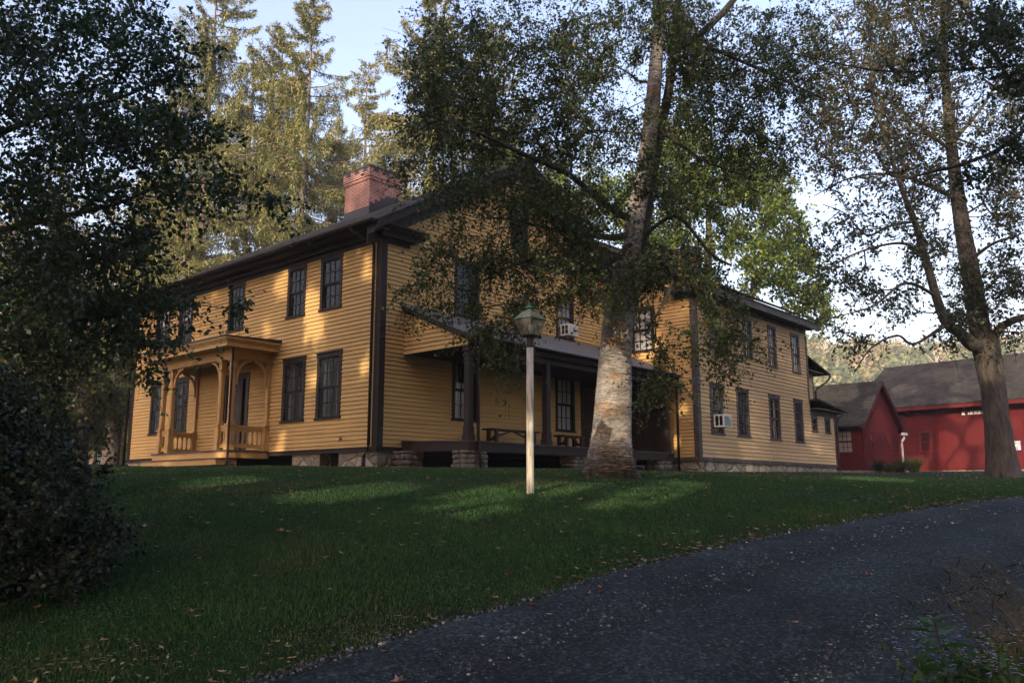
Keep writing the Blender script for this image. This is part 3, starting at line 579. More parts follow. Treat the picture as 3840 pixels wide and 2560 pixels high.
# roof: shed slope from the wall (3.92) to the eave (2.86)
pz=lambda y:3.98+(1.12/2.6)*y
c=MB(); c.prism([(.0,pz(0)),(-2.66,pz(-2.66)),(-2.66,pz(-2.66)-.03),(0,pz(0)-.035)],.70,10.72,lambda u,v,t:(t,u,v)); c.build('porch_roof',M['porchroof'],dk)
c=MB(); c.prism([(-.0,pz(0)-.036),(-2.62,pz(-2.62)-.036),(-2.62,pz(-2.62)-.16),(-.0,pz(0)-.13)],.72,.80,lambda u,v,t:(t,u,v)); c.prism([(-.0,pz(0)-.036),(-2.5,pz(-2.5)-.036),(-2.5,pz(-2.5)-.2),(0,pz(0)-.2)],.80,.83,lambda u,v,t:(t,u,v))
c.prism([(-.0,pz(0)-.036),(-2.62,pz(-2.62)-.036),(-2.62,pz(-2.62)-.16),(-.0,pz(0)-.13)],10.62,10.70,lambda u,v,t:(t,u,v))
c.box(.80,10.62,-2.62,-2.56,2.66,2.79); c.box(.84,10.60,-2.42,-2.25,2.46,2.64); c.box(.9,10.55,-2.56,-.01,2.62,2.65); c.build('porch_beam',M['brown'],dk)
def pl(z): 
    y=min(-.0,(z+.16-3.98)/(1.12/2.6)); return (max(-2.42,-2.42),y) if z<pz(-2.42)-.16 else (-2.42+0,y)
def plim(z):
    lo=-2.46; yy=(z+.2-3.98)/(1.12/2.6)
    return (max(lo,yy) if True else lo, -.02)
siding('porch_end_siding',lambda u,z,d:(.85-d,u,z),-2.46,-.02,2.60,pz(0)-.2,[],M['yellow'],dk,lim=plim,base=.01)
siding('porch_end_siding',lambda u,z,d:(10.56+d,u,z),-2.46,-.02,2.60,pz(0)-.2,[],M['yellow'],dk,lim=plim,base=.01)
c=MB(); c.prism([(-2.46,2.6),(0,2.6),(0,pz(0)-.05),(-2.46,pz(-2.46)-.05)],.85,.87,lambda u,v,t:(t,u,v)); c.build('porch_end_lining',M['yellow'],dk)
c=MB(); out=arc(-2.70,2.80,.07,180,360,8); inn=arc(-2.70,2.80,.06,360,180,8); c.prism(out+inn,.72,10.7,lambda u,v,t:(t,u,v)); c.prism(arc(-2.70,2.80,.065,180,360,8),.715,.725,lambda u,v,t:(t,u,v)); c.build('porch_gutter',M['brown'],dk)
c=MB(); c.tube([(.95,-2.70,2.75),(.97,-2.66,2.66),(1.12,-2.52,2.52),(1.14,-2.48,2.40),(1.14,-2.52,.3),(1.14,-2.56,-.1),(1.14,-2.62,-.45)],.042,10); c.build('porch_downspout',M['brown'],dk,smooth=True)
c=MB(); c.tube([(10.6,-2.70,2.75),(10.72,-2.6,2.68),(10.80,-2.5,2.6),(10.86,-2.46,2.5),(10.87,-2.45,-.35)],.042,10); c.build('porch_downspout',M['brown'],dk,smooth=True)
# rubble piers
def rubble(name,x0,x1,y0,y1,z0,z1,seed,parent,mat):
    r=random.Random(seed); c=MB(); z=z0
    while z<z1-.02:
        h=min(r.uniform(.10,.19),z1-z+.02); 
        for side in range(4):
            L_=(x1-x0) if side%2==0 else (y1-y0); u=0
            while u<L_-.02:
                w=min(r.uniform(.16,.34),L_-u+.03); cx_,cy_=((x0+u+w/2,y0+.06) if side==0 else (x1-.06,y0+u+w/2) if side==1 else (x0+u+w/2,y1-.06) if side==2 else (x0+.06,y0+u+w/2))
                rx,ry=((w/2*.97,.10) if side%2==0 else (.10,w/2*.97)); vs=[];fs=[]
                n,mr=8,5
                for i in range(mr+1):
                    ph=math.pi*i/mr
                    for k in range(n):
                        th=2*math.pi*k/n; q=lambda v,p=.6:math.copysign(abs(v)**p,v); j=1+r.uniform(-.09,.09)
                        vs.append((cx_+rx*q(math.sin(ph)*math.cos(th))*j,cy_+ry*q(math.sin(ph)*math.sin(th))*j,z+h/2+h/2*.97*q(math.cos(ph))*j))
                for i in range(mr):
                    for k in range(n): fs.append((i*n+k,(i+1)*n+k,(i+1)*n+(k+1)%n,i*n+(k+1)%n))
                c.add(vs,fs); u+=w
        z+=h
    c.box(x0+.05,x1-.05,y0+.05,y1-.05,z0,z1-.01); return c.build(name,mat,parent,smooth=True)
M['rock']=bark('rubble_rock',(.09,.08,.065),(.30,.27,.22),5,(1,1,1))
rubble('stone_pier',.80,1.5,-2.48,-1.95,-.75,-.03,3,dk,M['rock']); rubble('stone_pier',5.15,5.8,-2.40,-1.95,-.75,-.03,4,dk,M['rock']); rubble('stone_pier',9.7,10.4,-2.45,-1.95,-.75,-.03,5,dk,M['rock']); rubble('stone_pier',.55,1.15,-.5,.02,-.75,.0,8,dk,M['rock'])
# porch steps
c=MB(); SX0,SX1=6.35,7.7
c.box(SX0-.02,SX1+.02,DY-.34,DY-.002,-.10,-.06); c.box(SX0-.02,SX1+.02,DY-.62,DY-.30,-.30,-.26)
for x in (SX0,SX1-.05): c.prism([(DY-.002,-.03),(DY-.002,-.62),(DY-.55,-.62),(DY-.62,-.50),(DY-.62,-.30),(DY-.34,-.30),(DY-.34,-.10),(DY-.06,-.10)],x,x+.05,lambda u,v,t:(t,u,v))
c.build('porch_steps',M['brown_worn'],dk)
# dark double door at the right end of the porch
c=MB(); H_D=(8.75,10.9,.31,2.62); 
c.box(8.72,10.93,-.06,.0,2.45,2.62); c.box(8.72,8.85,-.06,0,.30,2.45); c.box(9.75,9.87,-.06,0,.30,2.45); c.box(8.85,9.75,-.035,0,.30,2.45); c.box(9.87,10.93,-.035,0,.30,2.45)
for (a,b) in ((8.95,9.65),(9.97,10.8)):
    for (z0,z1) in ((.45,1.05),(1.2,2.3)): c.box(a,b,-.05,-.035,z0,z1)
c.build('porch_door',M['darkdoor'],house)
c=MB(); PE=FL(10.95-.03); fbox(c,PE,-2.02,-.05,.28,2.62,0,.02); fbox(c,PE,-2.02,-1.90,.28,2.62,.02,.05); fbox(c,PE,-.95,-.83,.28,2.62,.02,.05)  # door plus dark panel; the panel colours in the shaded recess
for a,b in ((.42,1.0),(1.15,2.3)): fbox(c,PE,-1.75,-1.1,a,b,.02,.035)
c.build('side_door',M['darkdoor'],house)
# ------------------------------- the ell
EX,EY,EX2=10.95,-3.18,20.28; EB=5.0
E1=FL(EX); E2=FG(EY)
he=window(E1,-1.62,-.62,3.80,5.42,house,curtain_glare='shade')[1]  # bright sky reflection put in as a white sheet behind the panes
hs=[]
for (u0,u1) in ((11.90,12.78),(14.45,15.20),(16.55,17.30),(18.70,19.55)): hs.append(window(E2,u0,u1,3.82 if u0<16 else 3.70,5.34,house,trim='brown_worn',curtain_glare='shade')[1])  # upper panes get white sheets in place of the mirrored sky
for i,(u0,u1) in enumerate(((11.76,12.68),(13.70,14.66),(16.36,17.32),(18.64,19.50))): hs.append(window(E2,u0,u1,.89,2.60,house,trim='brown_worn',screen=i in(1,3),hood=True,curtain_glare='sides' if i==2 else None)[1])
ezr=lambda y:6.02+.5*(y+3.68)      # ell roof, top surface
APX=.9
siding('ell_front_siding',E1,EY,.2,.10,ezr(APX)-.3,[he],M['yellow'],house,lim=lambda z:(max(EY,(z+.26-6.02)/.5-3.68),.2) if z<7.6 else (min(.19,(z+.26-6.02)/.5-3.68),.2),base=.0)
siding('ell_side_siding',E2,EX,EX2,.10,5.45,hs,M['ell_yellow'],house,ex=.135)
c=MB(); c.box(EX+.6,EX2-.05,EY+.6,EB-.05,0,5.5); c.box(EX+.02,EX+.05,.2,EB,5.5,ezr(APX)-.3) ; c.build('inner_wall',M['dark'],house)
c=MB(); c.box(EX2-.05,EX2,EY,EB,0,6.0); c.prism([(EY,6.0),(EB,6.0),(APX,ezr(APX)-.2)],EX2-.05,EX2,lambda u,v,t:(t,u,v)); c.build('rear_wall',M['ell_yellow'],house)
c=MB(); c.box(EX-.045,EX,EY-.045,EY+.15,.10,5.5); c.box(EX,EX+.15,EY-.045,EY,.10,5.5); c.build('corner_board',M['brown_worn'],house)
c=MB(); c.box(EX2-.10,EX2+.03,EY-.045,EY,2.55,5.4); c.build('corner_board',M['brown_worn'],house)
c=MB(); c.box(EX-.06,EX,EY-.06,DY+.4,-.03,.10); c.box(EX,22.9,EY-.06,EY,-.03,.10); c.build('sill_board',M['brown_worn'],house)
c=MB(); c.box(EX,EX2,EY-.04,EY,5.45,5.68); c.box(EX-.35,EX2+.4,EY-.42,EY+.02,5.68,5.72); c.box(EX-.38,EX2+.43,EY-.46,EY-.42,5.62,5.80)
c.box(EX-.04,EX,EY-.04,EY+.72,5.45,5.68); c.box(EX-.35,EX,EY+.02,EY+.85,5.68,5.72); c.box(EX-.39,EX-.35,EY-.42,EY+.88,5.62,5.80); c.prism([(EY-.46,5.80),(EY+.88,5.80),(EY+.88,5.84),(EY-.4,5.9)],EX-.38,EX,lambda u,v,t:(t,u,v))
c.prism([(EY-.44,5.80),(EY-.02,5.80),(EY-.02,6.1),(EY-.46,5.92)],EX-.0,EX2+.4,lambda u,v,t:(t,u,v)); c.build('ell_cornice',M['brown_worn'],house)
for sg in (1,):
    c=MB()
    def bd(o0,o1,x0,x1): c.prism([(APX,ezr(APX)-o0),(-3.68,6.02-o0),(-3.68,6.02-o1),(APX,ezr(APX)-o1)],x0,x1,lambda u,v,t:(t,u,v))
    bd(.03,.20,EX-.36,EX-.31); bd(.14,.20,EX-.31,EX); bd(.20,.45,EX-.05,EX); c.build('rake_board',M['brown_worn'],house)
c=MB(); yb=APX+(APX+3.72)
c.prism([(-3.72,6.0),(APX,ezr(APX)),(yb,6.0),(yb,5.94),(APX,ezr(APX)-.06),(-3.72,5.94)],EX-.40,EX2+.45,lambda u,v,t:(t,u,v)); er=c.build('ell_roof',M['shingle_x'],house)
c=MB(); chx=(13.9,14.75,-1.35,-.45); 
def chimney2(): 
    chimney(*chx,6.9,8.22,er,False)
chimney2()
c=MB(); c.box(EX+.04,22.88,EY+.01,EY+.5,-1.0,-.03); c.box(EX+.01,EX+.4,EY+.01,-1.9,-1.0,-.03); c.build('ell_foundation',M['stone'],house)
# lower lean-to at the far end
hs2=[]
for u0,u1 in ((20.35,20.95),(21.76,22.36)): hs2.append(window(E2,u0,u1,1.40,2.08,house,trim='brown_worn',cols=2,rows=1,cas=.10)[1])
siding('lean_to_siding',E2,EX2,22.85,.10,2.16,hs2,M['ell_yellow'],house,ex=.135)
c=MB(); c.box(EX2,22.8,EY+.6,3,0,2.2); c.build('inner_wall',M['dark'],house)
c=MB(); c.box(22.80,22.90,EY-.045,EY+.12,-.03,2.1); c.box(22.80,22.84,EY+.12,3,-.5,2.1); c.build('corner_board',M['brown_worn'],house)
c=MB(); c.box(EX2,23.15,EY-.05,EY,2.10,2.32); c.box(EX2,23.3,EY-.38,EY,2.32,2.36); c.build('lean_to_cornice',M['brown_worn'],house)
c=MB(); c.prism([(EX2-.02,2.66),(23.45,2.36),(23.45,2.42),(EX2-.02,2.74)],EY-.42,3.2,lambda u,v,t:(u,t,v)); c.build('lean_to_roof',M['shingle_x'],house)
c=MB(); c.tube([(23.2,EY-.42,2.34),(22.95,EY-.15,2.1),(22.95,EY-.1,1.9),(22.95,EY-.1,-.4)],.035,8); c.build('downspout',M['brown_worn'],house,smooth=True)
# taller back addition
BY=-1.5
siding('back_siding',FG(BY),EX2,25.0,2.4,4.35,[],M['ell_yellow'],house,ex=.135)
c=MB(); c.box(EX2,24.98,BY+.02,4,2.0,4.3); c.build('inner_wall',M['dark'],house)
c=MB(); c.box(24.9,25.03,BY-.03,BY+.1,0,4.3); c.box(EX2,25.0,BY-.03,BY,4.2,4.45); c.box(EX2,25.5,BY-.35,BY,4.45,4.5); c.build('back_cornice',M['brown_worn'],house)
c=MB(); c.prism([(EX2-.02,5.75),(26.1,4.45),(26.1,4.52),(EX2-.02,5.85)],BY-.45,4.5,lambda u,v,t:(u,t,v)); c.build('back_roof',M['shingle_x'],house)
c=MB(); c.tube([(26.1,BY-.45,4.45),(26.1,BY-.40,4.3),(25.9,BY-.3,4.1),(25.2,BY-.12,3.75),(25.08,BY-.08,3.6),(25.08,BY-.08,-.2)],.05,8); c.build('downspout',M['brown_worn'],house,smooth=True)
# ---------------------------------------------------------------- things at the house
def ac(name,fr_world,u0,u1,z0,z1,dep,label,teal=False):
    r=empty(name,tuple(fr_world((u0+u1)/2,z0,0)),TH,label=label,cat='air conditioner',group='window air conditioners')
    w=(u1-u0); h=z1-z0
    c=MB(); c.box(-w/2,w/2,-dep,0,0,h); b=c.build('housing',M['white'],r)
    c=MB(); n=12
    for i in range(n): c.box(-w/2+.04,w/2-.04,-dep-.008,-dep,.04+(h-.08)*i/n,.04+(h-.08)*(i+.5)/n)
    c.build('grille',M['teal' if teal else 'white'],r)
    c=MB()
    for i in range(2):
        for k in range(2 if not teal else 1):
            hh=(h-.08)/(2 if not teal else 1); c.box(-w/2-.006,-w/2,-dep+.05+i*(dep-.08)/2,-dep+.03+(i+1)*(dep-.08)/2-.02,.04+k*hh+.01,.04+(k+1)*hh-.01)
    c.build('side_vent',M['dark'],r)
    return r
ac('window_air_conditioner',lambda u,z,d:hw(u,-.05,z),7.62,8.12,4.05,4.43,.36,'white window air conditioner in the upstairs gable window above the porch roof')
a2=ac('window_air_conditioner',lambda u,z,d:hw(u,EY-.05,z),11.92,12.46,1.12,1.54,.38,'white boxed air conditioner with teal grille in a ground floor window of the ell',True)
c=MB(); c.tube([(.08,-.392,.28),(.13,-.392,.35),(.15,-.392,.31),(.14,-.392,.22)],.011,6); c.build('emblem',M['white'],a2)
def table(u0,u1,y,h,label,name='porch_table'):
    zz=zd(y); r=empty(name,tuple(hw((u0+u1)/2,y,zz)),TH,label=label,cat='bench',group='dark wooden porch benches')
    L_=u1-u0
    c=MB()
    for k in range(3): c.box(-L_/2,L_/2,-.21+k*.145,-.21+k*.145+.13,h-.045,h)
    c.build('seat',M['darkdoor'],r)
    for s in (-1,1):
        c=MB(); x=s*(L_/2-.22)
        for yy in (-.15,.15): c.box(x-.05,x+.05,yy-.04,yy+.04,0,h-.045)
        c.box(x-.03,x+.03,-.11,.11,.12,.2); c.build('leg',M['darkdoor'],r)
    c=MB()
    for s in (-1,1): c.prism([(s*(L_/2-.25),.18),(s*(L_/2-.25),.26),(s*.12,h-.05),(s*.02,h-.05)],-.02,.02,lambda u,v,t:(u,t,v))
    c.build('brace',M['darkdoor'],r)
table(3.35,5.45,-.75,.46,'longer dark wooden bench on the porch, behind the lamp post')
table(6.45,7.65,-.85,.42,'short dark wooden bench on the porch, half hidden behind the birch trunk')
# ---------------------------------------------------------------- lamp post
lp=at(1218,1133,12.5); lz=gz(lp[0],lp[1])
lamp=empty('lamp_post',(lp[0],lp[1],lz-.02),math.radians(50),label='tall lamp post with verdigris copper lantern on the lawn before the porch',cat='lamp post')
PH=2.19
c=MB(); c.tube([(0,0,-.2),(0,0,.05),(0,0,1.2),(0.004,0,PH)],[.056,.055,.054,.052],20); c.build('post',M['post'],lamp,smooth=True)
c=MB(); c.lathe([(.055,0),(.058,.02),(.052,.03),(.052,.12),(.06,.16),(.13,.175),(.13,.185),(.0,.186)],(0.004,0,PH-.01),16); c.tube([(.05,0,PH-.04),(.10,.0,PH-.03),(.10,0,PH-.12)],.018,8); c.build('socket',M['metal_dark'],lamp,smooth=False)
def frus(c,s0,z0,s1,z1,t=.006,frame=None):
    v0=[(-s0,-s0),(s0,-s0),(s0,s0),(-s0,s0)]; v1=[(-s1,-s1),(s1,-s1),(s1,s1),(-s1,s1)]
    for i in range(4):
        j=(i+1)%4; c.add([(*v0[i],z0),(*v0[j],z0),(*v1[j],z1),(*v1[i],z1)],[(0,1,2,3)])
B0=PH+.17; S0,S1,S2=.098,.168,.070; H1,H2=.245,.128
c=MB(); frus(c,S0-.002,B0,S1-.002,B0+H1); c.build('lantern_glass',M['lampglass'],lamp)
c=MB(); frus(c,S1+.0,B0+H1+.012,S2,B0+H1+H2); c.build('roof_glass',M['lampglass'],lamp)
c=MB()
for sx_,sy_ in ((1,1),(1,-1),(-1,1),(-1,-1)):
    c.tube([(sx_*S0,sy_*S0,B0),(sx_*S1,sy_*S1,B0+H1)],.0075,6)
for i in range(4):
    q=[(-1,-1),(1,-1),(1,1),(-1,1)]; a=q[i]; b=q[(i+1)%4]; c.tube([(a[0]*S0,a[1]*S0,B0),(b[0]*S0,b[1]*S0,B0)],.008,6)
# open door ajar on the right
c.tube([(S1+.012,-.13,B0+H1-.01),(S0+.03,-.08,B0-.01),(S0+.06,.07,B0-.01),(S1+.04,.11,B0+H1-.01),(S1+.012,-.13,B0+H1-.01)],.006,5)
c.build('lantern_frame',M['metal_dark'],lamp)
c=MB()
for i in range(4):
    q=[(-1,-1),(1,-1),(1,1),(-1,1)]; a=q[i]; b=q[(i+1)%4]
    c.tube([(a[0]*S1,a[1]*S1,B0+H1+.006),(b[0]*S1,b[1]*S1,B0+H1+.006)],.010,6); c.tube([(a[0]*S1,a[1]*S1,B0+H1+.008),(a[0]*S2,a[1]*S2,B0+H1+H2)],.009,6); c.tube([(a[0]*S2,a[1]*S2,B0+H1+H2),(b[0]*S2,b[1]*S2,B0+H1+H2)],.009,6)
c.box(-S2,S2,-S2,S2,B0+H1+H2-.004,B0+H1+H2+.002); z=B0+H1+H2
c.lathe([(.045,0),(.045,.05),(.078,.052),(.070,.066),(.030,.085),(.020,.09),(.027,.105),(.020,.118),(.010,.122),(.012,.135),(.004,.15),(0,.152)],(0,0,z),16)
c.build('lantern_cap',M['verdigris'],lamp)
c=MB(); c.lathe([(0,0),(.018,.0),(.018,.04),(.022,.06),(.034,.10),(.036,.13),(.028,.16),(.012,.175),(0,.178)],(0.035,0.0,B0+.01),16); c.build('bulb',M['bulb'],lamp,smooth=True)
# ---------------------------------------------------------------- red shed
shed=empty('red_shed',(CX,CY,CZ),TH,label='small red gabled outbuilding beside the end of the yellow house',cat='shed')
SX,SY,SX9,SZE,SAZ=29.0,-2.24,34.5,2.30,4.70
SM=(SX+SX9)/2; SK=(SAZ-2.20)/(SM-SX+.5)
sz=lambda x:SAZ-SK*abs(x-SM)
c=MB(); h1=[(-1.76,-.98,.86,2.02)]; 
GY=FG(SY); GX=FL(SX)
w1=window(GX,-1.80,-.94,.83,2.06,shed,trim='red_trim',curtain_glare='shade',cas=.07)[1]
w2=window(GY,30.0,30.56,.90,2.06,shed,trim='red_trim',curtain_glare='shade',cas=.07)[1]; w3=window(GY,32.66,33.22,.88,2.06,shed,trim='red_trim',curtain_glare='half',cas=.07)[1]
def boards(name,fr,u0,u1,z0,z1,holes,mat,parent,lim=None,bw=.22):
    """vertical board siding; each board clipped by the openings and the roof line"""
    mb=MB(); u=u0
    while u<u1-1e-6:
        ue=min(u+bw,u1); um=(u+ue)/2; top=lim(um) if lim else z1
        zs=[(z0,None)]; segs=[]; cur=z0
        hit=sorted([(H[2],H[3]) for H in holes if H[0]<um<H[1]])
        for a,b in hit: segs.append((cur,a)); cur=b
        segs.append((cur,top)); j=.004*random.random()
        for a,b in segs:
            if b>a: 
                ta,tb=((lim(u+.004),lim(ue-.004)) if (lim and b==top) else (b,b)); d=.022+2*j
                mb.add([fr(u+.008,a,d),fr(ue-.008,a,d),fr(ue-.008,tb,d),fr(u+.008,ta,d),fr(u+.008,a,-.01),fr(ue-.008,a,-.01),fr(ue-.008,tb,-.01),fr(u+.008,ta,-.01)],[(0,1,2,3),(4,0,3,7),(1,5,6,2),(4,5,1,0)])
                if not hit: mb.add([fr(u-.001,a,-.006),fr(ue+.001,a,.004),fr(ue+.001,tb,.004),fr(u-.001,ta,.004)],[(0,1,2,3)])
        u=ue
    return mb.build(name,mat,parent)
siding('side_wall',GX,SY,3.5,0,sz(SX)-.1,[w1],M['red'],shed,ex=.12)
siding('gable_wall',GY,SX,SX9,0,SAZ-.16,[w2,w3],M['red'],shed,ex=.12,lim=lambda z:(SX,SX9) if z<sz(SX)-.14 else (max(SX,SM-(SAZ-.14-z)/SK),min(SX9,SM+(SAZ-.14-z)/SK)))
c=MB(); c.box(SX9-.05,SX9,SY+.02,3.5,0,sz(SX)-.1); c.box(SX+.55,SX9-.06,SY+.55,3.4,0,sz(SX)-.1); c.build('back_wall',M['red'],shed)
c=MB(); e=SM-SX+.5; c.prism([(SM-e,sz(SM-e)),(SM,SAZ),(SM+e,sz(SM+e)),(SM+e,sz(SM+e)-.07),(SM,SAZ-.09),(SM-e,sz(SM-e)-.07)],SY-.30,4.0,lambda u,v,t:(u,t,v)); c.build('roof',M['shingle_barn'],shed)
c=MB(); 
for sgn in (1,-1): c.prism([(0,SAZ-.09),(e,SAZ-SK*e-.07),(e,SAZ-SK*e-.19),(0,SAZ-.24)],SY-.28,SY-.22,lambda u,v,t:(SM+sgn*u,t,v)); c.prism([(0,SAZ-.12),(e,SAZ-SK*e-.10),(e,SAZ-SK*e-.13),(0,SAZ-.16)],SY-.22,SY,lambda u,v,t:(SM+sgn*u,t,v))
c.build('rake_board',M['red_trim'],shed)
c=MB(); c.box(SX-.05,SX9+.02,SY-.01,3.4,-.6,.0); c.build('foundation',M['stone'],shed)
c=MB(); c.box(SX9+.02,SX9+.62,SY-.34,SY-.18,1.98,2.12); c.tube([(SX9+.25,SY-.26,1.98),(SX9+.22,SY-.26,1.85),(SX9+.02,SY-.20,1.65),(SX9+.0,SY-.18,1.5),(SX9+.0,SY-.18,.1),(SX9+.1,SY-.25,0),(SX9+.3,SY-.35,-.02)],.06,8); c.build('downspout',M['white'],shed)
c=MB(); c.lathe([(0,0),(.06,.0),(.07,.1),(.03,.14),(0,.15)],(SX+1.0,SY-.08,2.9),10); c.build('floodlight',M['white'],shed)
# ---------------------------------------------------------------- barn
BT=math.radians(41.3); bo=np.array([25.968,55.0,2.86])
barn=empty('barn',tuple(bo),BT,label='long red board barn with a grey brown shingle roof behind the shed',cat='barn')
B0_=FL(0); BU0,BU1=-18.0,3.3; BE=4.25
def bwin(u0,u1,z0,z1,**k): return window(B0_,u0,u1,z0,z1,barn,trim='red_trim',cas=.09,**k)[1]
bh=[bwin(-1.22,-.44,1.20,2.53,cols=4),(-5.05,-3.15,3.37,3.64),bwin(-10.9,-10.1,1.2,2.5,cols=4)]
boards('wall',B0_,BU0,BU1,.0,BE-.10,bh,M['red'],barn,bw=.24)
c=MB(); c.box(.3,9.9,BU0,BU1,0,BE); c.prism([(0,BE),(10,BE),(5,7.3)],BU1-.05,BU1,lambda u,v,t:(u,t,v)); c.box(0.0,10,BU1-.05,BU1,0,BE); c.build('rear_wall',M['red'],barn)
c=MB(); c.box(-.02,.2,BU0,BU1,-.5,.0); c.build('foundation',M['stone'],barn)
bk=.60
c=MB(); c.prism([(-.75,BE-.10),(5,BE-.10+bk*5.75),(10.6,BE-.10),(10.6,BE-.18),(5,BE-.2+bk*5.75),(-.75,BE-.17)],BU0-.4,BU1+.4,lambda u,v,t:(u,t,v)); br_=c.build('roof',M['shingle_barn'],barn)
c=MB(); c.box(-.70,-.64,BU0-.4,BU1+.4,BE-.42,BE-.17); c.box(-.07,-.02,BU0,BU1,BE-.30,BE-.12); c.build('fascia',M['red_trim'],barn)
c=MB(); u=BU0+.5
while u<BU1: c.prism([(-.02,BE-.28),(-.60,BE-.24),(-.60,BE-.36),(-.02,BE-.85)],u-.05,u+.05,lambda a,b,t:(a,t,b)); u+=1.75
c.build('bracket',M['red_trim'],barn)
c=MB(); n=8
for i in range(n): c.box(-.01,.01,-5.0+i*.23,-5.0+i*.23+.20,3.40,3.62)
c.build('transom_pane',M['curtain'],barn)
c=MB(); c.box(-.05,.0,-5.07,-3.12,3.33,3.38); c.box(-.05,0,-5.07,-3.12,3.63,3.68)
for i in range(n+1): c.box(-.035,0,-5.035+i*.23,-5.0+i*.23,3.38,3.63)
c.build('transom_frame',M['red_trim'],barn)
c=MB(); c.box(-.045,-.025,-6.75,-2.2,3.05,3.13); c.box(-.06,-.045,-3.6,-2.1,2.98,3.02); boards_=c.build('barn_door_track',M['red_trim'],barn)
c=MB(); c.box(-.032,-.028,-6.5,-2.15,.1,3.05); dr=c.build('sliding_door',M['red_trim'],barn)
dr.hide_render=False
c=MB(); c.box(2.6,3.6,-4.6,-3.7,BE-.1+bk*3.3,8.9); cup=c.build('cupola',M['red_trim'],br_)
c=MB(); c.prism([(2.3,8.9),(3.9,8.9),(3.1,9.35)],-4.9,-3.4,lambda u,v,t:(u,t,v)); c.build('cupola_roof',M['white'],cup)
# no parking sign
def letters(root,txt,u0,zc,h,wd,x,mat,gap=.25):
    G={'N':['1001','1101','1011','1001','1001'],'O':['0110','1001','1001','1001','0110'],'P':['1110','1001','1110','1000','1000'],'A':['0110','1001','1111','1001','1001'],'R':['1110','1001','1110','1010','1001'],'K':['1001','1010','1100','1010','1001'],'I':['111','010','010','010','111'],'G':['0111','1000','1011','1001','0111']}
    c=MB(); px=h/5; u=u0
    for ch in txt:
        g=G[ch]
        for r,row in enumerate(g):
            for k,b in enumerate(row):
                if b=='1': c.box(x-.003,x,u-(k+1)*px*wd,u-k*px*wd,zc+h/2-(r+1)*px,zc+h/2-r*px)
        u-= (len(g[0])+1)*px*wd
    return c.build('lettering',mat,root)
sg=empty('parking_sign',tuple(bo),BT,label='small white NO PARKING sign with an arrow on the red barn wall',cat='sign',)
c=MB(); c.box(-.075,-.055,-6.33,-5.38,1.13,1.66); c.build('board',M['white'],sg)
c=MB(); 
for q in ((-6.34,-5.37,1.655,1.69),(-6.34,-5.37,1.10,1.135),(-6.36,-6.325,1.10,1.69)): c.box(-.078,-.054,*q)
c.build('border',M['purple'],sg)
letters(sg,'NO',-5.75,1.53,.17,1.0,-.076,M['ink']); letters(sg,'PARKING',-5.42,1.24,.16,.72,-.076,M['ink'])
c=MB(); c.box(-.079,-.076,-6.27,-6.05,1.50,1.515); c.prism([(-6.27,1.47),(-6.27,1.545),(-6.32,1.507)],-.079,-.076,lambda u,v,t:(t,u,v)); c.build('arrow',M['ink'],sg)
# ================================================================ vegetation
def unit(v): return v/np.maximum(np.linalg.norm(v,axis=-1,keepdims=True),1e-9)
def leaves(name,P,size,mat,parent=None,D=None,rs=RS,width=.62,lobes=False,rnd=None,flat=0.0,**k):
    """one folded leaf blade per point of P"""
    n=len(P); P=np.asarray(P,float); L=np.asarray(size)*np.ones(n)*(0.7+.6*rs.rand(n))
    if D is None: D=rs.normal(size=(n,3)); D[:,2]-=.5
    D=unit(D); Nr=rs.normal(size=(n,3)); Nr[:,2]+=flat; Sd=unit(np.cross(D,Nr)); Up=np.cross(Sd,D)
    Lc=L[:,None]; a=P; b=P+D*Lc*.45+Sd*Lc*width*.5+Up*Lc*.07; c=P+D*Lc; d=P+D*Lc*.45-Sd*Lc*width*.5+Up*Lc*.07
    V=np.stack([a,b,c,d],1).reshape(-1,3); F=np.arange(4*n).reshape(n,4)
    r=rs.rand(n) if rnd is None else rnd
    return tag(raw_mesh(name,V,F,mat=mat,parent=parent,attrs={'rnd':np.repeat(r,4)}),**k)
def frusta(name,A,B,ra,rb,mat,parent=None,n=5,**k):
    """tapered segments A->B as one mesh"""
    A=np.asarray(A,float);B=np.asarray(B,float); d=unit(B-A); up=np.where(np.abs(d[:,2:3])<.9,np.array([[0,0,1.]]),np.array([[1.,0,0]])); u=unit(np.cross(d,up)); v=np.cross(d,u)
    th=np.arange(n)*2*math.pi/n; cs,sn=np.cos(th),np.sin(th)
    ring=lambda P,r:P[:,None,:]+(u[:,None,:]*cs[None,:,None]+v[:,None,:]*sn[None,:,None])*np.asarray(r)[:,None,None]
    V=np.concatenate([ring(A,ra),ring(B,rb)],1).reshape(-1,3); m=len(A); base=np.arange(m)[:,None]*2*n; kk=np.arange(n)
    F=np.stack([base+kk,base+(kk+1)%n,base+n+(kk+1)%n,base+n+kk],-1).reshape(-1,4)
    return tag(raw_mesh(name,V,F,mat=mat,parent=parent,smooth=True),**k)
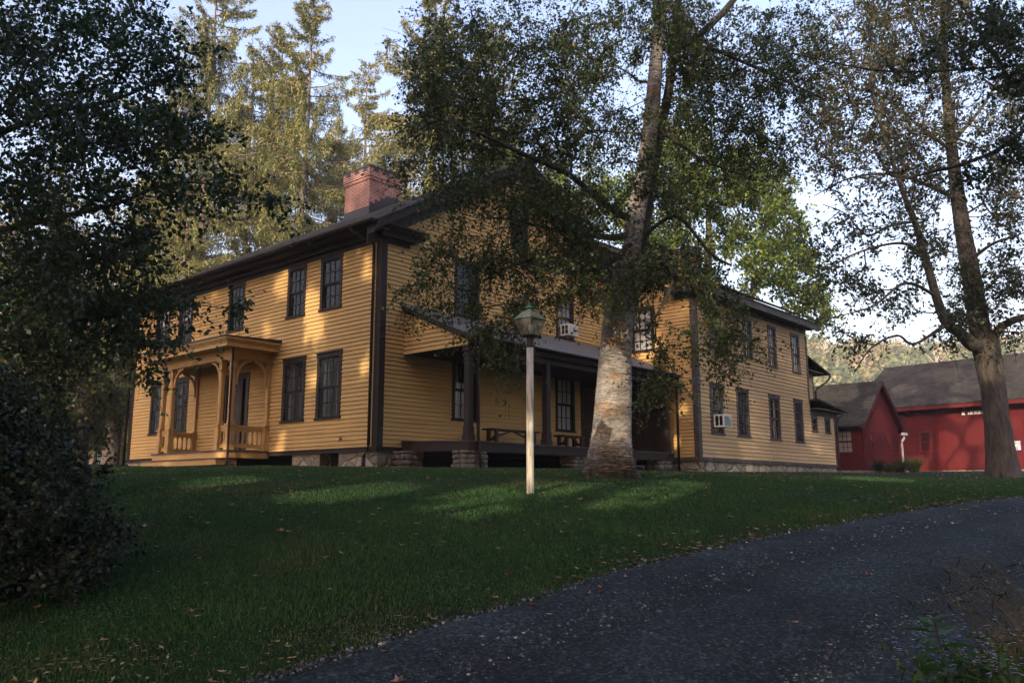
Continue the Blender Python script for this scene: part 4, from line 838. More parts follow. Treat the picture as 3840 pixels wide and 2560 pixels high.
def barktube(name,pts,rad,mat,parent,n=40,sub=6,amp=.04,flare=0,seed=0,ridge=0,**k):
    """trunk: smooth path with uneven, ridged surface and root flare"""
    pts=np.array(pts,float); rad=np.array(rad,float); m=len(pts); t=np.linspace(0,m-1,(m-1)*sub+1)
    def cr(P,t):
        i=np.clip(t.astype(int),0,m-2); f=(t-i)[:,None] if P.ndim>1 else t-i
        p0=P[np.maximum(i-1,0)];p1=P[i];p2=P[i+1];p3=P[np.minimum(i+2,m-1)]
        return .5*((2*p1)+(-p0+p2)*f+(2*p0-5*p1+4*p2-p3)*f*f+(-p0+3*p1-3*p2+p3)*f**3)
    Q=cr(pts,t); R=cr(rad,t); D=unit(np.gradient(Q,axis=0)); ref=np.array([1.,0,0]); u=unit(np.cross(D,np.cross(ref,D))); v=np.cross(D,u)
    th=np.arange(n)*2*math.pi/n; r=np.random.RandomState(seed); ph=r.rand(12)*6.28
    h=np.concatenate([[0],np.cumsum(np.linalg.norm(np.diff(Q,axis=0),axis=1))])[:,None]
    T=th[None,:]; k1=1+amp*(np.sin(2*T+ph[0]+h*.6)+.6*np.sin(3*T+ph[1]-h*.9)+.5*np.sin(5*T+ph[2]+h*1.7))*.6+amp*.35*r.normal(size=(len(Q),n))
    if ridge: k1=k1+ridge*np.sin(14*T+2*np.sin(h*2+ph[3])+ph[4])*.5+ridge*.5*np.sin(23*T+3*np.sin(h*1.3))
    if flare: k1=k1+flare*np.exp(-h/.30)*(.75+.55*np.sin(5*T+ph[5])+.35*np.sin(8*T+ph[6])+.2*r.normal(size=(1,n)))
    RR=R[:,None]*k1
    V=Q[:,None,:]+(u[:,None,:]*np.cos(T)[:,:,None]+v[:,None,:]*np.sin(T)[:,:,None])*RR[:,:,None]
    a=len(Q); ii=np.arange(a*n).reshape(a,n); jj=np.roll(ii,-1,axis=1)
    F=np.stack([ii[:-1],jj[:-1],jj[1:],ii[1:]],-1).reshape(-1,4)
    o=tag(raw_mesh(name,V.reshape(-1,3),F,mat=mat,parent=parent,smooth=True),**k); return Q,R,o
def grow(stems,targets,rs,step=.35,tip=.004,up=.0,power=2.4,sag=.08):
    """branches reaching from the stems to every target, joined like a real crown; returns segments"""
    P=[];par=[];mn=[];Dr=[]
    for pts,rad in stems:
        for i,(p,r) in enumerate(zip(pts,rad)):
            P.append(p); par.append(-1); mn.append(r); d=pts[min(i+1,len(pts)-1)]-pts[max(i-1,0)]; Dr.append(d/max(np.linalg.norm(d),1e-6))
    nst=len(P); cap=len(P)+len(targets)*60; PA=np.zeros((cap,3)); DA=np.zeros((cap,3)); n=len(P); PA[:n]=P; DA[:n]=Dr; par=list(par); W=list(mn)
    order=np.argsort([np.min(((PA[:nst]-t)**2).sum(1)) for t in targets])
    leaf=[]
    for ti in order:
        t=targets[ti]; dv=t-PA[:n]; dist=np.linalg.norm(dv,axis=1)+1e-6; cosd=(dv*DA[:n]).sum(1)/dist
        cost=dist*(1.25-.35*cosd); j=int(np.argmin(cost)); p0=PA[j]; L=dist[j]
        c=p0+DA[j]*L*.35+np.array([0,0,up*L])+rs.normal(size=3)*L*.06; m=max(1,int(L/step)); q=j
        for i in range(1,m+1):
            s=i/m; p=(1-s)**2*p0+2*s*(1-s)*c+s*s*t; p=p+rs.normal(size=3)*.03*(1-s)*min(L,1.5) 
            if i==m: p=t
            PA[n]=p; d=p-PA[q]; DA[n]=d/max(np.linalg.norm(d),1e-6); par.append(q); q=n; n+=1
            if n>=cap-2: break
        leaf.append(q)
    w=np.zeros(n)
    for q in leaf: w[q]+=1
    for i in range(n-1,-1,-1):
        if par[i]>=0: w[par[i]]+=w[i]
    rad=tip*np.maximum(w,1)**(1/power)
    ids=np.array([i for i in range(nst,n)]); pr=np.array([par[i] for i in ids])
    rp=np.where(pr<nst,np.minimum(rad[ids]*1.15,np.array([mn[k] if k<nst else 9 for k in pr])),rad[pr]); rp=np.minimum(rp,rad[ids]*1.6)
    return PA[pr],PA[ids],rp,rad[ids],np.array(leaf),PA,DA
def blob(vx,vy,rx,ry,d0,d1,n,rs):
    """n points spread through an ellipsoid seen at (vx,vy) in the photograph, between d0 and d1 metres away"""
    q=rs.normal(size=(n,3)); q=unit(q)*(rs.rand(n,1)**.4); d=(d0+d1)/2+q[:,2]*(d1-d0)/2
    return np.array([at(vx+rx*a,vy+ry*b,dd) for (a,b,_),dd in zip(q,d)])
def twigs(tips,dirs,rs,k,length,droop,nl,seg=3,off=.03):
    """k fine twigs at each tip, with nl leaf positions along each"""
    n=len(tips)*k; A=np.repeat(tips,k,0); d=unit(np.repeat(dirs,k,0)*.5+rs.normal(size=(n,3))*.75)
    L=length*(.5+rs.rand(n,1)); P=[A]; 
    for i in range(seg): d=unit(d+np.array([0,0,-droop])); P.append(P[-1]+d*L/seg)
    P=np.stack(P,1); t=rs.rand(n,nl)*seg*.999; i=t.astype(int); f=(t-i)[...,None]; r_=np.arange(n)[:,None]
    Q=P[r_,i]*(1-f)+P[r_,i+1]*f; Q=Q.reshape(-1,3)+rs.normal(size=(n*nl,3))*off
    return P[:,:-1].reshape(-1,3),P[:,1:].reshape(-1,3),Q
def crown_tree(root,stems,targets,rs,leafm,lsize,k=6,length=.45,droop=.25,nl=12,twigm=None,step=.35,tip=.005,up=.0,twr=.0022,rndf=None,lname='leaves',keep=None,flat=0,off=.03):
    A,B,ra,rb,leaf,PA,DA=grow(stems,targets,rs,step,tip,up)
    ta,tb,Q=twigs(PA[leaf],DA[leaf],rs,k,length,droop,nl,off=off)
    if keep is not None:
        m1=keep((A+B)/2)|(ra>.045); A,B,ra,rb=A[m1],B[m1],ra[m1],rb[m1]; m2=keep(ta); ta,tb=ta[m2],tb[m2]
    A=np.concatenate([A,ta]);B=np.concatenate([B,tb]);ra=np.concatenate([ra,np.full(len(ta),twr*1.3)]);rb=np.concatenate([rb,np.full(len(tb),twr)])
    frusta('branches',A,B,ra,rb,twigm or M['twig'],root,n=5 if len(A)<60000 else 4)
    if keep is not None: Q=Q[keep(Q)]
    r=rs.rand(len(Q)) if rndf is None else rndf(Q,rs)
    leaves(lname,Q,lsize,leafm,root,rs=rs,rnd=r,flat=flat)
    return Q
def path(lst,w2=None):    # [(vx,vy,dist,width in view px)]
    P=[at(a,b,d) for a,b,d,_ in lst]; R=[w*1.6327*d*1.02/FPX/2 for _,_,d,w in lst]; return np.array(P),np.array(R)
# openings in the foliage that let sun patches through to the walls and the lawn
SPOTS=[(hw(0,2.9,3.6),.50),(hw(0,3.1,4.3),.45),(hw(0,2.7,2.2),.35),(hw(0,.6,4.9),.3),(hw(0,4.6,5.2),.4),(hw(0,.5,2.3),.3),(hw(0,4.2,.4),.35),(hw(0,5.4,3.9),.3),(hw(0,4.4,-.3),.45),(hw(-1.3,5.2,.1),.3),(hw(-1.2,8.0,-.1),.3),
  (np.array([.3,12.3,1.6]),.85),(np.array([-2.2,12.6,1.6]),.6),(np.array([1.6,12.4,1.6]),.6),(np.array([-5,14,1.7]),.7),(np.array([1.9,16,3.1]),.55),(np.array([1.95,16,3.9]),.5),(np.array([2.6,16,9]),.9),(np.array([2.7,16.2,10.5]),.9),(np.array([2.5,16.1,7.6]),.6),
  (hw(EX,-1.3,3.85),.5),(hw(EX,-2.6,1.7),.35),(hw(EX,-2.3,.6),.35),(hw(16.4,EY,.6),.3),(hw(20.5,EY,.9),.45),(hw(14.2,EY,.5),.25),(np.array([16,28,5.9]),.55),(at(2000,1090,23),.8),(at(1700,1085,21),.7),(at(1500,1120,14),.7)]
SPOTS=[(p,r*1.5) for p,r in SPOTS]
_b=np.array([math.cos(BT),math.sin(BT),0]); _u=np.array([-math.sin(BT),math.cos(BT),0]); _r=random.Random(4)
BSP=[(.9,.9,.9),(.6,2.6,.8),(-1.9,1.5,.8),(-2.5,.5,.7),(-3.1,3.6,.6),(-4.0,2.2,.6),(-7.6,2.0,.8),(-7.0,3.6,.7),(-.2,.4,.6),(2.2,1.6,.8)]
SPOTS+=[(np.array([25.968,55.0,2.86])+_u*a+np.array([0,0,b]),c*1.25) for a,b,c in BSP]+[(np.array([25.968,55.0,2.86])+_u*a+_b*b+np.array([0,0,BE0+.6*(b+.75)]),c) for BE0 in (4.1,) for a,b,c in ((.8,1.5,1.0),(-1.5,3,1.1),(-3,1.2,.9),(-6.5,2,1.2),(-9,1,1))]
SPOTS+=[(hw(31.2,-2.3,2.9),.7),(hw(33.2,-2.3,.5),.5),(hw(30,.2,3.4),.9),(hw(31.2,-.8,4.0),.8)]
def keep_fn(Q,f=1.0,n0=0):
    k=np.ones(len(Q),bool)
    for p,r in SPOTS[n0:]:
        d=Q-p; t=d@SUNV; dist=np.linalg.norm(d-t[:,None]*SUNV,axis=1); k&=~((dist<r*f)&(t>0))
    return k
# ---------------------------------------------------------------- birch in front of the porch
rs=np.random.RandomState(5)
bt=empty('birch_tree',(0,0,0),label='big white barked birch leaning over the side porch, trunk split into two stems',cat='tree')
P0,R0=path([(1404,1092,16,98),(1403,1060,16,96),(1405,1000,16,88),(1410,900,16,82),(1414,800,16,74),(1424,700,16,70),(1438,640,16.0,66),(1447,585,16.1,60)])
P0[0,2]-=.25
Q,R,_=barktube('trunk',P0,R0,M['birch'],bt,n=56,sub=10,amp=.03,flare=.70,seed=3)
_r2=np.random.RandomState(6); ii=_r2.randint(4,len(Q)-6,260); aa=_r2.rand(260)*6.283; rr_=np.array([R[i]*1.02 for i in ii]); pp_=np.array([Q[i] for i in ii])+np.column_stack([np.cos(aa)*rr_,np.sin(aa)*rr_,_r2.normal(size=260)*.12]); leaves('peeling_bark',pp_,.05,M['birch'],bt,D=np.column_stack([-np.sin(aa)+np.cos(aa)*.9,np.cos(aa)+np.sin(aa)*.9,_r2.normal(size=260)*.3]),rs=_r2,width=.5,kind='stuff')
S1,s1=path([(1445,610,16.05,40),(1452,560,16.1,42),(1463,480,16.2,42),(1474,422,16.2,40),(1490,320,16.3,37),(1501,220,16.3,34),(1509,117,16.4,30),(1520,0,16.5,26),(1530,-160,16.7,20),(1535,-330,16.9,12)])
S2,s2=path([(1466,600,16.2,26),(1478,540,16.4,26),(1492,440,16.6,26),(1511,328,16.7,24),(1539,187,16.8,22),(1556,20,17,19),(1575,-150,17.2,14),(1590,-280,17.3,8)])
Qa,Ra,_=barktube('stem',S1,s1,M['birch'],bt,n=32,sub=7,amp=.05,seed=4)
Qb,Rb,_=barktube('stem',S2,s2,M['bark'],bt,n=24,sub=7,amp=.06,seed=5)
limbs=[[(1440,500,16.1,20),(1390,470,15.8,16),(1310,403,15.3,14),(1240,370,15,12),(1179,344,14.7,10),(1123,316,14.5,8),(1014,275,14.2,5),(935,247,14,3)],
 [(1447,540,16.1,18),(1400,545,15.8,14),(1320,535,15.4,11),(1240,520,15,9),(1180,505,14.7,7),(1120,500,14.5,4)],
 [(1450,560,16,16),(1390,610,15.6,10),(1300,625,15.2,8),(1210,600,14.9,6),(1120,640,14.6,4),(1050,690,14.5,2)],
 [(1563,110,16.8,14),(1600,85,16.9,16),(1640,50,17,16),(1685,0,17.1,15),(1740,-80,17.2,12)],
 [(1556,110,16.8,12),(1630,112,16.8,9),(1700,140,16.8,8),(1790,180,16.9,7),(1886,225,17,5)],
 [(1470,560,16.2,14),(1505,520,16,9),(1560,500,15.6,8),(1630,580,15.3,7),(1680,610,15,5)],
 [(1450,690,16,12),(1485,660,15.5,9),(1520,600,15.2,9),(1545,650,15,7),(1480,770,15,4)],
 [(1515,300,16.4,12),(1560,330,16.3,8),(1620,370,16,6),(1700,400,15.8,4)]]
stems=[(Q,R),(Qa,Ra),(Qb,Rb)]; LA=[];LB=[];la=[];lb=[]
for l in limbs:
    p,r=path(l); qq,rr,_=barktube('limb',p,r,M['twig'],bt,n=12,sub=5,amp=.05,seed=len(stems)); stems.append((qq,rr))
tg=[]
for a in [(1200,120,280,150,13.5,18.5,112),(1040,120,110,140,14,18,42),(1010,270,90,90,14,17,34),(1100,260,120,100,14,17.5,34),(1350,250,140,170,14,18.5,74),(1230,300,130,90,14,17.5,50),
 (985,395,75,70,14,16,13),(1150,455,170,75,13.8,16,44),(1310,480,110,80,14,16.5,44),(1250,595,150,70,13.8,16,32),(1090,590,100,60,13.8,15.5,18),(985,640,70,40,13.8,15,6),(1040,700,90,30,14,15,7),
 (1190,705,70,45,13.6,15.5,13),(1270,690,45,35,13.8,15.5,7),(1345,700,25,40,13.8,15.5,5),(1350,600,50,70,14,16,22),(1130,760,70,25,14,15,7),(1170,840,12,40,14,14.6,3),(1385,690,35,40,14,15.3,8),
 (1560,625,110,40,14.2,17,26),(1470,640,50,60,14,15.5,14),(1660,715,90,40,14,16.5,10),(1700,800,60,40,14,16,8),(1610,760,60,70,14,16,7),(1640,860,50,20,14,15.5,2),(1530,790,50,60,14,15.5,7),(1500,880,60,25,14,15.3,6),
 (1650,150,150,150,15,19,110),(1560,60,70,110,15,18,40),(1720,340,120,90,15,18.5,40),(1600,420,110,80,14.5,18,22),(1560,250,60,120,15,18,26),(1420,60,120,100,14,18,44),(1480,350,50,120,14.3,15.6,16),(1810,120,90,130,15,19,50),(1500,30,60,80,14.5,15.8,14)]:
    tg.append(blob(*a,rs))
tg.append(blob(1535,585,75,28,14.5,17,18,rs)); tg=np.concatenate(tg)
pj=1920+FPX*tg[:,0]/(tg[:,1]*math.cos(PITCH)+(tg[:,2]-EYE)*math.sin(PITCH)); pk=1280-FPX*(-tg[:,1]*math.sin(PITCH)+(tg[:,2]-EYE)*math.cos(PITCH))/(tg[:,1]*math.cos(PITCH)+(tg[:,2]-EYE)*math.sin(PITCH))
tg=tg[~((pj/1.6327>1240)&(pj/1.6327<1365)&(pk/1.6327>690)&(pk/1.6327<830))]    # thin spot in the crown beside the trunk
crown_tree(bt,stems,tg,rs,M['leaf_birch'],.070,keep=lambda Q:keep_fn(Q,.42),k=9,length=.62,droop=.38,nl=11,step=.3,tip=.0045,off=.035)
# ---------------------------------------------------------------- near tree at the left
rs=np.random.RandomState(8)
lt=empty('maple_tree',(0,0,0),label='dark green maple reaching in from the left edge, branches crossing the front of the house',cat='tree')
g0=gz(-11.2,13.5)
lp_=[(-11.2,13.5,g0-.2),(-11.1,13.5,g0+1.5),(-11.0,13.4,g0+3),(-11.1,13.4,g0+6),(-11,13.3,g0+9),(-10.9,13.2,g0+12),(-10.7,13.2,g0+15)]
Q,R,_=barktube('trunk',lp_,[.38,.33,.30,.26,.20,.14,.06],M['bark'],lt,n=24,sub=5,flare=.4,seed=9,ridge=.03)
stems=[(Q,R)]
for l in [[(-60,780,13.2,22),(100,760,12.9,18),(160,745,12.5,12),(300,715,12.3,8),(450,700,12.3,5)],[(-60,560,13,20),(20,525,12.8,16),(130,500,12.5,13),(260,470,12.4,9),(400,420,12.3,6),(520,430,12.3,4)],[(-60,330,13,18),(120,260,13,13),(260,230,12.8,9),(380,180,12.8,5)],[(-60,900,13,12),(80,870,12.5,8),(220,860,12.3,5)]]:
    p,r=path(l); qq,rr,_=barktube('limb',p,r,M['twig'],lt,n=10,sub=5,seed=len(stems)); stems.append((qq,rr))
tg=np.concatenate([blob(*a,rs) for a in [(60,60,190,130,11,16,80),(290,60,110,110,11,15,34),(380,150,70,120,11.5,14.5,22),(120,250,190,120,10.5,15,72),(330,300,110,90,11,14.5,36),(430,300,60,60,11.5,14,13),
 (100,430,190,90,10.5,15,52),(350,430,110,50,11.3,14,18),(520,430,75,28,11.5,13.5,7),(610,458,60,16,11.8,13,4),(120,580,200,80,10.5,15,58),(290,560,100,55,11.3,14,22),(100,700,180,70,10.5,14.5,52),(275,695,105,32,11.3,13.5,20),(430,698,50,12,11.6,13,4),(545,702,42,9,11.8,12.8,2),
 (300,780,80,34,11.5,13.5,11),(375,775,45,26,11.6,13,3),(120,800,130,40,11,14,34),(325,855,40,16,11.6,12.8,3),(80,900,100,40,11,14,20),(-120,300,120,400,10,17,60)]])
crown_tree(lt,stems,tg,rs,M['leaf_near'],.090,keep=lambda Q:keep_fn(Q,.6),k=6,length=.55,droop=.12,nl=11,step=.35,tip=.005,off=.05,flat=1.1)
# ---------------------------------------------------------------- maple at the right
rs=np.random.RandomState(12)
mt=empty('old_maple_tree',(0,0,0),label='tall grey barked maple with thin turning leaves standing before the red barn',cat='tree')
P0,R0=path([(2306,1100,28,74),(2303,1070,28,66),(2296,1010,28,57),(2288,950,28,53),(2281,890,28,51),(2272,840,28,54),(2262,792,28,56),(2252,760,28,44),(2240,690,28,40),(2225,600,28.2,38),(2213,533,28.4,35),(2197,432,28.8,30),(2182,305,29.3,24),(2172,180,29.8,18),(2165,40,30.2,12),(2160,-80,30.5,6)])
P0[0,2]-=.3
Q,R,_=barktube('trunk',P0,R0,M['bark'],mt,n=44,sub=8,amp=.05,flare=.5,seed=13,ridge=.05)
stems=[(Q,R)]
for l in [[(2262,800,28,34),(2232,790,27.7,32),(2205,765,27.4,26),(2172,740,27,22),(2150,680,26.8,20),(2128,600,26.6,18),(2101,508,26.6,15),(2076,447,26.6,12),(2045,355,26.6,9),(2010,240,26.6,6)],
 [(2285,770,28,20),(2300,750,27.6,18),(2330,735,27,16),(2380,720,26.5,12)],[(2150,680,26.8,9),(2080,650,26,7),(2010,700,25.5,5),(1950,720,25.3,3),(1880,735,25.2,2)],
 [(2128,600,26.6,10),(2080,560,26,7),(2000,570,25.6,5),(1930,600,25.3,4),(1880,640,25.2,2)],[(2100,508,26.6,8),(2040,520,26,6),(1990,540,25.7,5),(1940,490,25.5,3),(1890,470,25.4,2)],
 [(2172,745,27,9),(2100,790,26.2,6),(2060,770,25.8,5),(2000,800,25.5,4),(1960,860,25.4,2)],[(2200,460,28.6,12),(2120,420,28,8),(2040,400,27.5,6),(1950,410,27,4),(1870,450,26.8,2)],[(2190,350,29,10),(2100,280,28.5,7),(2010,200,28,5)],[(2185,330,29,10),(2260,240,28.6,7),(2310,150,28.4,5)],
 [(2225,600,28.2,10),(2280,560,27.5,7),(2340,540,27,5)]]:
    p,r=path(l); qq,rr,_=barktube('limb',p,r,M['bark'],mt,n=14,sub=5,amp=.05,seed=len(stems)); stems.append((qq,rr))
tg=np.concatenate([blob(*a,rs) for a in [(2150,90,180,140,25,32,175),(1880,330,90,90,25,30,34),(2060,330,100,60,25,30,30),(1960,100,120,140,25,31,100),(2050,250,150,90,25,31,58),(1900,250,80,90,25,30,36),(2200,280,90,90,26,31,45),(2300,220,70,150,26,31,60),
 (1980,400,110,70,24.5,29,30),(2110,420,90,70,25,30,32),(2000,520,110,60,24.5,28,18),(2140,560,60,70,25,29,20),(2300,440,60,110,26,30,40),(2315,630,50,100,26,29.5,30),(2220,640,40,60,26,29,12),
 (1930,620,90,40,24.5,27,11),(2060,680,90,50,24.8,28,18),(2180,740,60,45,25.5,28.5,16),(2240,700,40,40,26.5,28.5,12),(1970,770,90,40,24.8,27,8),(2310,760,50,30,26,28.5,8),(1890,560,60,40,24.5,27,6),(1870,690,40,60,24.5,26,3),(2420,400,60,300,26,31,30),(2160,-110,330,110,24,33,190),(2120,-300,300,120,25,33,150)]])
crown_tree(mt,stems,tg,rs,M['leaf_right'],.125,keep=lambda Q:keep_fn(Q,.9,32),k=6,length=.85,droop=.10,nl=9,step=.5,tip=.010,twr=.006,off=.07,
   rndf=lambda Q,r:np.clip(r.rand(len(Q))*.75+.25*(Q[:,2]>10)*r.rand(len(Q))+.05,0,1))
# near tree whose boughs hang in at the upper right
rs=np.random.RandomState(21)
nt_=empty('overhanging_tree',(0,0,0),label='dark boughs hanging in at the upper right corner from a tree beyond the frame',cat='tree')
gg=gz(13.5,13)
Q,R,_=barktube('trunk',[(13.5,13,gg-.2),(13.4,13,gg+2),(13.3,13,gg+5),(13.2,13,gg+9),(13.0,13,gg+13)],[.36,.3,.26,.2,.1],M['bark'],nt_,n=20,sub=5,flare=.4,seed=3,ridge=.04); stems=[(Q,R)]
for l in [[(2560,90,13,16),(2400,270,13,13),(2352,300,13,11),(2290,345,13,10),(2213,376,13,9),(2140,395,13,7),(2080,410,13,4),(1990,425,13,2)],[(2560,-60,13,14),(2352,180,13,10),(2290,130,13,8),(2240,60,13,6),(2200,0,13,4)],[(2500,150,13.5,10),(2352,150,13.5,7),(2240,158,13.6,6),(2100,165,13.7,5),(1979,157,13.8,4),(1817,122,14,3)]]:
    p,r=path(l); qq,rr,_=barktube('limb',p,r,M['twig'],nt_,n=12,sub=5,seed=len(stems)); stems.append((qq,rr))
tg=np.concatenate([blob(*a,rs) for a in [(2300,60,90,90,12,15,34),(2340,180,60,60,12,15,16),(2200,110,70,50,12.5,15,12),(2250,390,70,25,12.5,13.5,6),(2330,350,60,40,12.5,14,9),(2450,150,100,200,12,16,40),(2090,165,60,25,13,14.3,5)]])
crown_tree(nt_,stems,tg,rs,M['leaf_right'],.085,k=6,length=.5,droop=.1,nl=10,step=.3,tip=.004,off=.05,rndf=lambda Q,r:r.rand(len(Q))*.6)
# ---------------------------------------------------------------- broad green trees behind the house
def back_tree(name,label,vx,dist,zlist,seed,leafm,lsize,h,blobs,group=None,k=7,nl=12,length=.9):
    rs=np.random.RandomState(seed); X=ray(vx,900)[0]*dist; g=gz(X,dist)
    r=empty(name,(0,0,0),label=label,cat='tree',group=group)
    pts=[(X,dist,g-.3),(X+.1,dist,g+h*.25),(X-.1,dist,g+h*.5),(X+.1,dist,g+h*.75),(X,dist,g+h*.95)]
    Q,R,_=barktube('trunk',pts,[.42,.34,.26,.15,.05],M['bark'],r,n=16,sub=5,flare=.4,seed=seed,ridge=.04)
    tg=np.concatenate([blob(*a,rs) for a in blobs])
    crown_tree(r,[(Q,R)],tg,rs,leafm,lsize,k=k,length=length,droop=.08,nl=nl,step=.8,tip=.012,twr=.006,off=.12)
back_tree('maple_tree','bright yellow green maple behind the ell, lit by the sun',1640,46,None,31,M['leaf_far'],.22,19,
  [(1640,470,200,170,40,52,150),(1560,380,110,110,41,50,60),(1760,560,110,130,41,50,80),(1830,640,60,90,42,49,34),(1870,700,30,50,43,48,10),(1500,560,80,90,42,50,34),(1720,420,110,90,42,50,40)])
back_tree('maple_tree','olive green broadleaf tree half hidden between the birch stems and the gable',1300,52,None,32,M['leaf_far'],.22,17,
  [(1290,430,130,110,48,57,80),(1180,400,90,90,48,57,50),(1400,480,90,80,48,57,40)])
# ---------------------------------------------------------------- spruces behind the house
def spruce(seed,h,Lmax,name='spruce_tree',dens=1.0,label=None):
    rs=np.random.RandomState(seed); r=empty(name,(0,0,0))
    t=np.linspace(0,1,12); wob=rs.normal(size=(12,2)).cumsum(0)*.04
    pts=np.column_stack([wob,t*h-.3]); barktube('trunk',pts,.25*(1-t)**.9+.015,M['spruce_bark'],r,n=14,sub=3,amp=.04,flare=.25,seed=seed)
    A=[];B=[];ra=[];rb=[];P=[];D=[];sz=[]
    z=h*.10
    while z<h*.985:
        u=z/h; Lm=Lmax*min(1,(1-u)*2.5+.15)*(.7+.55*rs.rand()); nb=rs.randint(3,6)
        for b in range(nb):
            a=rs.rand()*6.283; L=Lm*(.5+.6*rs.rand())*(1.35 if rs.rand()<.12 else 1); 
            if rs.rand()<.12: continue
            m=max(4,int(L/.3)); s=np.linspace(0,1,m+1); drop=-.30*L*s+.30*L*s**2.2+ ((.34*L*s if L>.5 else .8*L*s) if u>.84 else .16*L*s if u>.66 else 0)-(.10*L*s if u<.5 else 0)
            q=np.column_stack([np.cos(a)*L*s,np.sin(a)*L*s,z+drop])+np.array([*wob[min(11,int(u*11))],0]); q+=rs.normal(size=q.shape)*.03*s[:,None]
            A.append(q[:-1]);B.append(q[1:]); rad=.045*(1-s*.85)*min(1,L/2.5)+.006; ra.append(rad[:-1]); rb.append(rad[1:])
            n=int(L*(22 if u<.66 else 34)*dens); ss=.10+.90*rs.rand(n)**.85; lat=rs.normal(size=n)*.26*min(1.0,L/3)*(1.2-ss); i=np.minimum((ss*m).astype(int),m-1); f=(ss*m-i)[:,None]
            p=q[i]*(1-f)+q[i+1]*f; side=np.array([-math.sin(a),math.cos(a),0]); p=p+lat[:,None]*side-np.array([0,0,1])*(np.abs(lat)*.35)[:,None]
            # each point carries a hanging spray of several needle clumps
            kk=6 if u<.8 else 3; pp=np.repeat(p,kk,0); hang=np.tile(np.arange(kk),n)[:,None]*(.075+.09*rs.rand(n*kk,1))
            pp=pp+np.array([0,0,-1])*hang*(1.0 if u<.8 else .3)*(.5+.9*rs.rand())+rs.normal(size=pp.shape)*.04
            d=rs.normal(size=pp.shape)*.55+np.array([math.cos(a)*.35,math.sin(a)*.35,-.9 if u<.85 else -.2]); P.append(pp); D.append(d); sz.append(np.full(len(pp),.23))
        z+=(.46+.40*rs.rand())*(1.15-.62*u)
    frusta('branches',np.concatenate(A),np.concatenate(B),np.concatenate(ra),np.concatenate(rb),M['spruce_bark'],r,n=4)
    P=np.concatenate(P); leaves('needles',P,np.concatenate(sz),M['needle'],r,D=np.concatenate(D),rs=rs,width=.21,rnd=np.clip(rs.rand(len(P))*.9+.1*rs.rand(),0,1)); return r
def copy_tree(o,parent=None):
    c=o.copy(); COL.objects.link(c); c.parent=parent
    for ch in o.children: copy_tree(ch,c)
    return c
protos=[spruce(41,30,4.3),spruce(42,27,3.6),spruce(43,24,3.4)]; used=[False]*3
def topz(vx,vy,d): p=at(vx,vy,d); return p[0],p[2]
SPR=[(0,508,-75,50,'tall sunlit spruce left of the chimney, nearest the dark maple, its top above the picture'),(1,648,70,53,'sunlit spruce in the middle of the group left of the chimney'),
 (0,717,-8,48,'tall sunlit spruce with an open pointed top, directly left of the chimney'),(2,842,150,60,'slim pale spruce whose thin tip rises behind the chimney'),
 (1,1000,-90,50,'sunlit spruce right of the chimney, half hidden by the birch leaves'),(2,590,120,60,'spruce standing further back between the tall pair left of the chimney'),(1,400,230,54,'spruce seen behind the dark maple leaves above the left end of the roof'),
 (2,255,545,48,'small spruce tip showing below the dark maple branches at the left'),(0,1130,60,58,'spruce behind the gable, seen through the birch crown'),(2,330,420,50,'bushy spruce just left of the roof end'),(2,150,330,56,'spruce behind the maple leaves at the far left'),
 (1,780,300,64,'low spruce in the gap left of the chimney'),(2,430,480,46,'short spruce above the left end of the eaves'),(2,40,420,52,'leftmost spruce, mostly hidden behind the dark maple'),(1,900,330,62,'spruce close behind the chimney on its right side')]
for i,(k,vx,vy,d,lb) in enumerate(SPR):
    x,z=topz(vx,vy,d); g=gz(x,d); o=protos[k]
    if used[k]: o=copy_tree(protos[k])
    used[k]=True; hh=(30,27,24)[k]; s=(z-g)/hh*1.02
    o.location=(x,d,g); o.rotation_euler=(0,0,i*2.1); w_=max(.85,min(1.2,s)); o.scale=(w_,w_,s)
    tag(o,lb,'tree','spruces behind the house')
# ---------------------------------------------------------------- woodland trees low at the left, behind
for i,(vx,d,bl,lb) in enumerate([(60,36,[(40,800,110,140,33,39,60),(60,950,110,80,33,38,34)],'leafy tree in the shade behind the shrub at the left edge'),
  (190,38,[(180,870,80,110,36,41,46),(230,960,70,70,36,40,26)],'small crooked leafy tree between the shrub and the left end of the house'),
  (265,44,[(260,780,70,110,42,47,44),(280,900,60,90,42,46,30)],'leafy tree touching the left end of the house in the picture'),(-60,40,[(-80,750,120,200,36,44,60)],'leafy tree hidden behind the maple at the left edge')]):
    back_tree('woodland_tree',lb,vx,d,None,60+i,M['leaf_woods'],.20,8,bl,group='low woodland trees at the left',length=.8)
